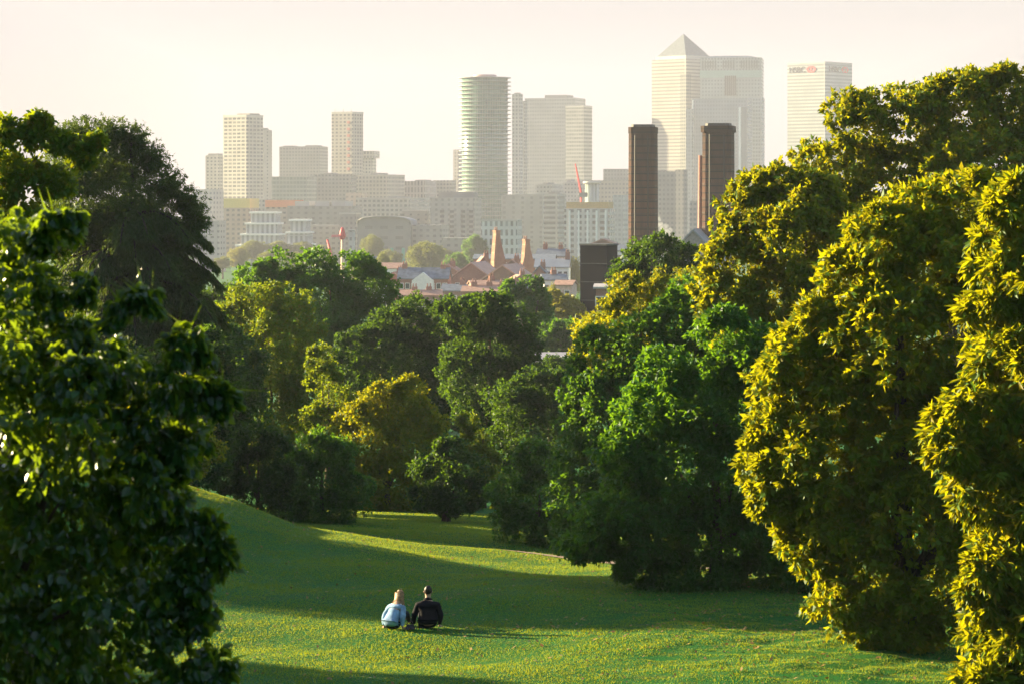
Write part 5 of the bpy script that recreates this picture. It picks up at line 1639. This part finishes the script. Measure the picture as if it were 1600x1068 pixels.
            sm = MB()
            gg = np.random.default_rng(4)
            for i in range(90):
                a_ = gg.uniform(-2.9, -.25)
                rx, ry = .098 * s, .092 * s
                p0 = hd[2] + Vector((math.cos(a_) * .03, math.sin(a_) * .035 + .01, .050 + gg.normal() * .005))
                p1 = hd[0] + Vector((math.cos(a_) * rx * 1.12, math.sin(a_) * ry * 1.1 - .02, -.01))
                e_ = gg.uniform(.10, .24)
                p2 = p1 + Vector((math.cos(a_) * .05 + gg.normal() * .012, -.03 - .62 * e_ * (1 if math.sin(a_) < -.4 else .3) + gg.normal() * .012, -e_))
                sm.tube([tuple(p0), tuple(p0.lerp(p1, .4) + Vector((math.cos(a_) * .042, math.sin(a_) * .045, .02))), tuple(p1), tuple(p1.lerp(p2, .6)), tuple(p2)], [.010, .013, .014, .011, .003], 5)
            sm.build('hair_strands', hm, body)
    # small dark bag between them
    x, y = X(640.5, 60.3), 60.3
    e = empty('shoulder_bag', (x, y, gz(x, y) + .01), R(12))
    tag(e, 'small black bag lying on the grass between the two seated people', 'bag')
    bm_ = plain('black_leather', (0.012, 0.012, 0.013), .5, .4)
    m = MB()
    m.prism([(-.13, -.06), (.10, -.07), (.12, .06), (-.10, .07)], 0, .10, top=[(-.07, -.035), (.08, -.04), (.085, .04), (-.05, .04)])
    m.build('pouch', bm_, e)
    MB().tube([(-.08, 0, .09), (-.03, .01, .155), (.05, .01, .16), (.085, 0, .09)], [.009] * 4, 7).build('strap', bm_, e)


# ------------------------------------------------------------------ air, light, camera
def build_haze():
    m = MB()
    m.box(-460, 560, -30, 4300, 3.5, 240)
    g = N('haze')
    v = g.n('ShaderNodeVolumePrincipled')
    v.inputs['Color'].default_value = (*HAZE_COL, 1)
    v.inputs['Density'].default_value = HAZE_D
    v.inputs['Anisotropy'].default_value = HAZE_G
    g.t.links.new(v.outputs[0], g.out.inputs['Volume'])
    o = m.build('haze', g.mat)
    tag(o, kind='stuff')


def build_light():
    w = bpy.data.worlds.new('World')
    scene.world = w
    w.use_nodes = True
    t = w.node_tree
    t.nodes.clear()
    out = t.nodes.new('ShaderNodeOutputWorld')
    bg = t.nodes.new('ShaderNodeBackground')
    sky = t.nodes.new('ShaderNodeTexSky')
    sky.sky_type = 'NISHITA'
    sky.sun_disc = False
    sky.sun_elevation = R(SUN_EL)
    sky.sun_rotation = R(SUN_AZ)
    sky.dust_density = 1.0
    sky.altitude = 50
    # thin high cloud veil: pales the sky, with faint long streaks
    tc = t.nodes.new('ShaderNodeTexCoord')
    mp = t.nodes.new('ShaderNodeMapping')
    mp.inputs['Scale'].default_value = (1.5, 1.5, 16)
    t.links.new(tc.outputs['Generated'], mp.inputs[0])
    nz = t.nodes.new('ShaderNodeTexNoise')
    nz.inputs['Scale'].default_value = 2.2
    nz.inputs['Detail'].default_value = 5
    t.links.new(mp.outputs[0], nz.inputs['Vector'])
    mr = t.nodes.new('ShaderNodeMapRange')
    mr.inputs[1].default_value, mr.inputs[2].default_value = .3, .75
    mr.inputs[3].default_value, mr.inputs[4].default_value = VEIL[0], VEIL[1]
    t.links.new(nz.outputs[0], mr.inputs[0])
    mx = t.nodes.new('ShaderNodeMix')
    mx.data_type = 'RGBA'
    sp = t.nodes.new('ShaderNodeSeparateXYZ')
    t.links.new(tc.outputs['Generated'], sp.inputs[0])
    ml = t.nodes.new('ShaderNodeMapRange')
    ml.inputs[1].default_value, ml.inputs[2].default_value = 0.10, 0.45
    ml.inputs[3].default_value, ml.inputs[4].default_value = 1.0, 0.12
    t.links.new(sp.outputs[2], ml.inputs[0])
    mm = t.nodes.new('ShaderNodeMath')
    mm.operation = 'MULTIPLY'
    t.links.new(mr.outputs[0], mm.inputs[0])
    t.links.new(ml.outputs[0], mm.inputs[1])
    t.links.new(mm.outputs[0], mx.inputs[0])
    t.links.new(sky.outputs[0], mx.inputs[6])
    mc = t.nodes.new('ShaderNodeMapRange')
    mc.inputs[1].default_value, mc.inputs[2].default_value = .35, .65
    mc.inputs[3].default_value, mc.inputs[4].default_value = .955, 1.03
    t.links.new(nz.outputs[0], mc.inputs[0])
    vs = t.nodes.new('ShaderNodeVectorMath')
    vs.operation = 'SCALE'
    vs.inputs[0].default_value = VEIL_COL
    t.links.new(mc.outputs[0], vs.inputs['Scale'])
    t.links.new(vs.outputs[0], mx.inputs[7])
    t.links.new(mx.outputs[2], bg.inputs[0])
    bg.inputs[1].default_value = SKY_S
    t.links.new(bg.outputs[0], out.inputs[0])
    l = bpy.data.lights.new('sun', 'SUN')
    l.energy = SUN_E
    l.angle = R(0.7)
    l.color = SUN_COL
    o = bpy.data.objects.new('sun', l)
    C.objects.link(o)
    d = Vector((math.sin(R(SUN_AZ)) * math.cos(R(SUN_EL)), math.cos(R(SUN_AZ)) * math.cos(R(SUN_EL)), math.sin(R(SUN_EL))))
    o.rotation_euler = d.to_track_quat('Z', 'Y').to_euler()
    o.location = (-40, -20, 80)


def build_camera():
    c = bpy.data.cameras.new('camera')
    c.sensor_width = 36
    c.lens = 100
    c.shift_y = -(534 - HOR) / 1600
    c.clip_start = 0.5
    c.clip_end = 20000
    c.dof.use_dof = True
    c.dof.focus_distance = 85
    c.dof.aperture_fstop = 5.6
    o = bpy.data.objects.new('camera', c)
    C.objects.link(o)
    o.location = (0, 0, EYE)
    o.rotation_euler = (PI / 2, 0, 0)
    scene.camera = o


HAZE_D, HAZE_COL, HAZE_G = 0.00009, (0.84, 0.84, 1.0), 0.1
SKY_S, VEIL, VEIL_COL = 0.0775, (0.92, 0.985), (1.75, 1.60, 1.64)
SUN_E, SUN_COL = 5.0, (1.0, 0.82, 0.48)

mats()
build_ground()
build_fallen_leaves()
build_path()
build_trees()
build_far_trees()
build_city()
build_houses()
build_people()
build_haze()
build_light()
build_camera()
v = scene.view_settings
v.view_transform = 'Standard'
v.look = 'None'
v.exposure = 2.23
v.gamma = 1.0
v.use_curve_mapping = False
cy = scene.cycles
cy.max_bounces = 8
cy.diffuse_bounces = 3
cy.glossy_bounces = 2
cy.transmission_bounces = 3
cy.volume_bounces = 1
cy.transparent_max_bounces = 8
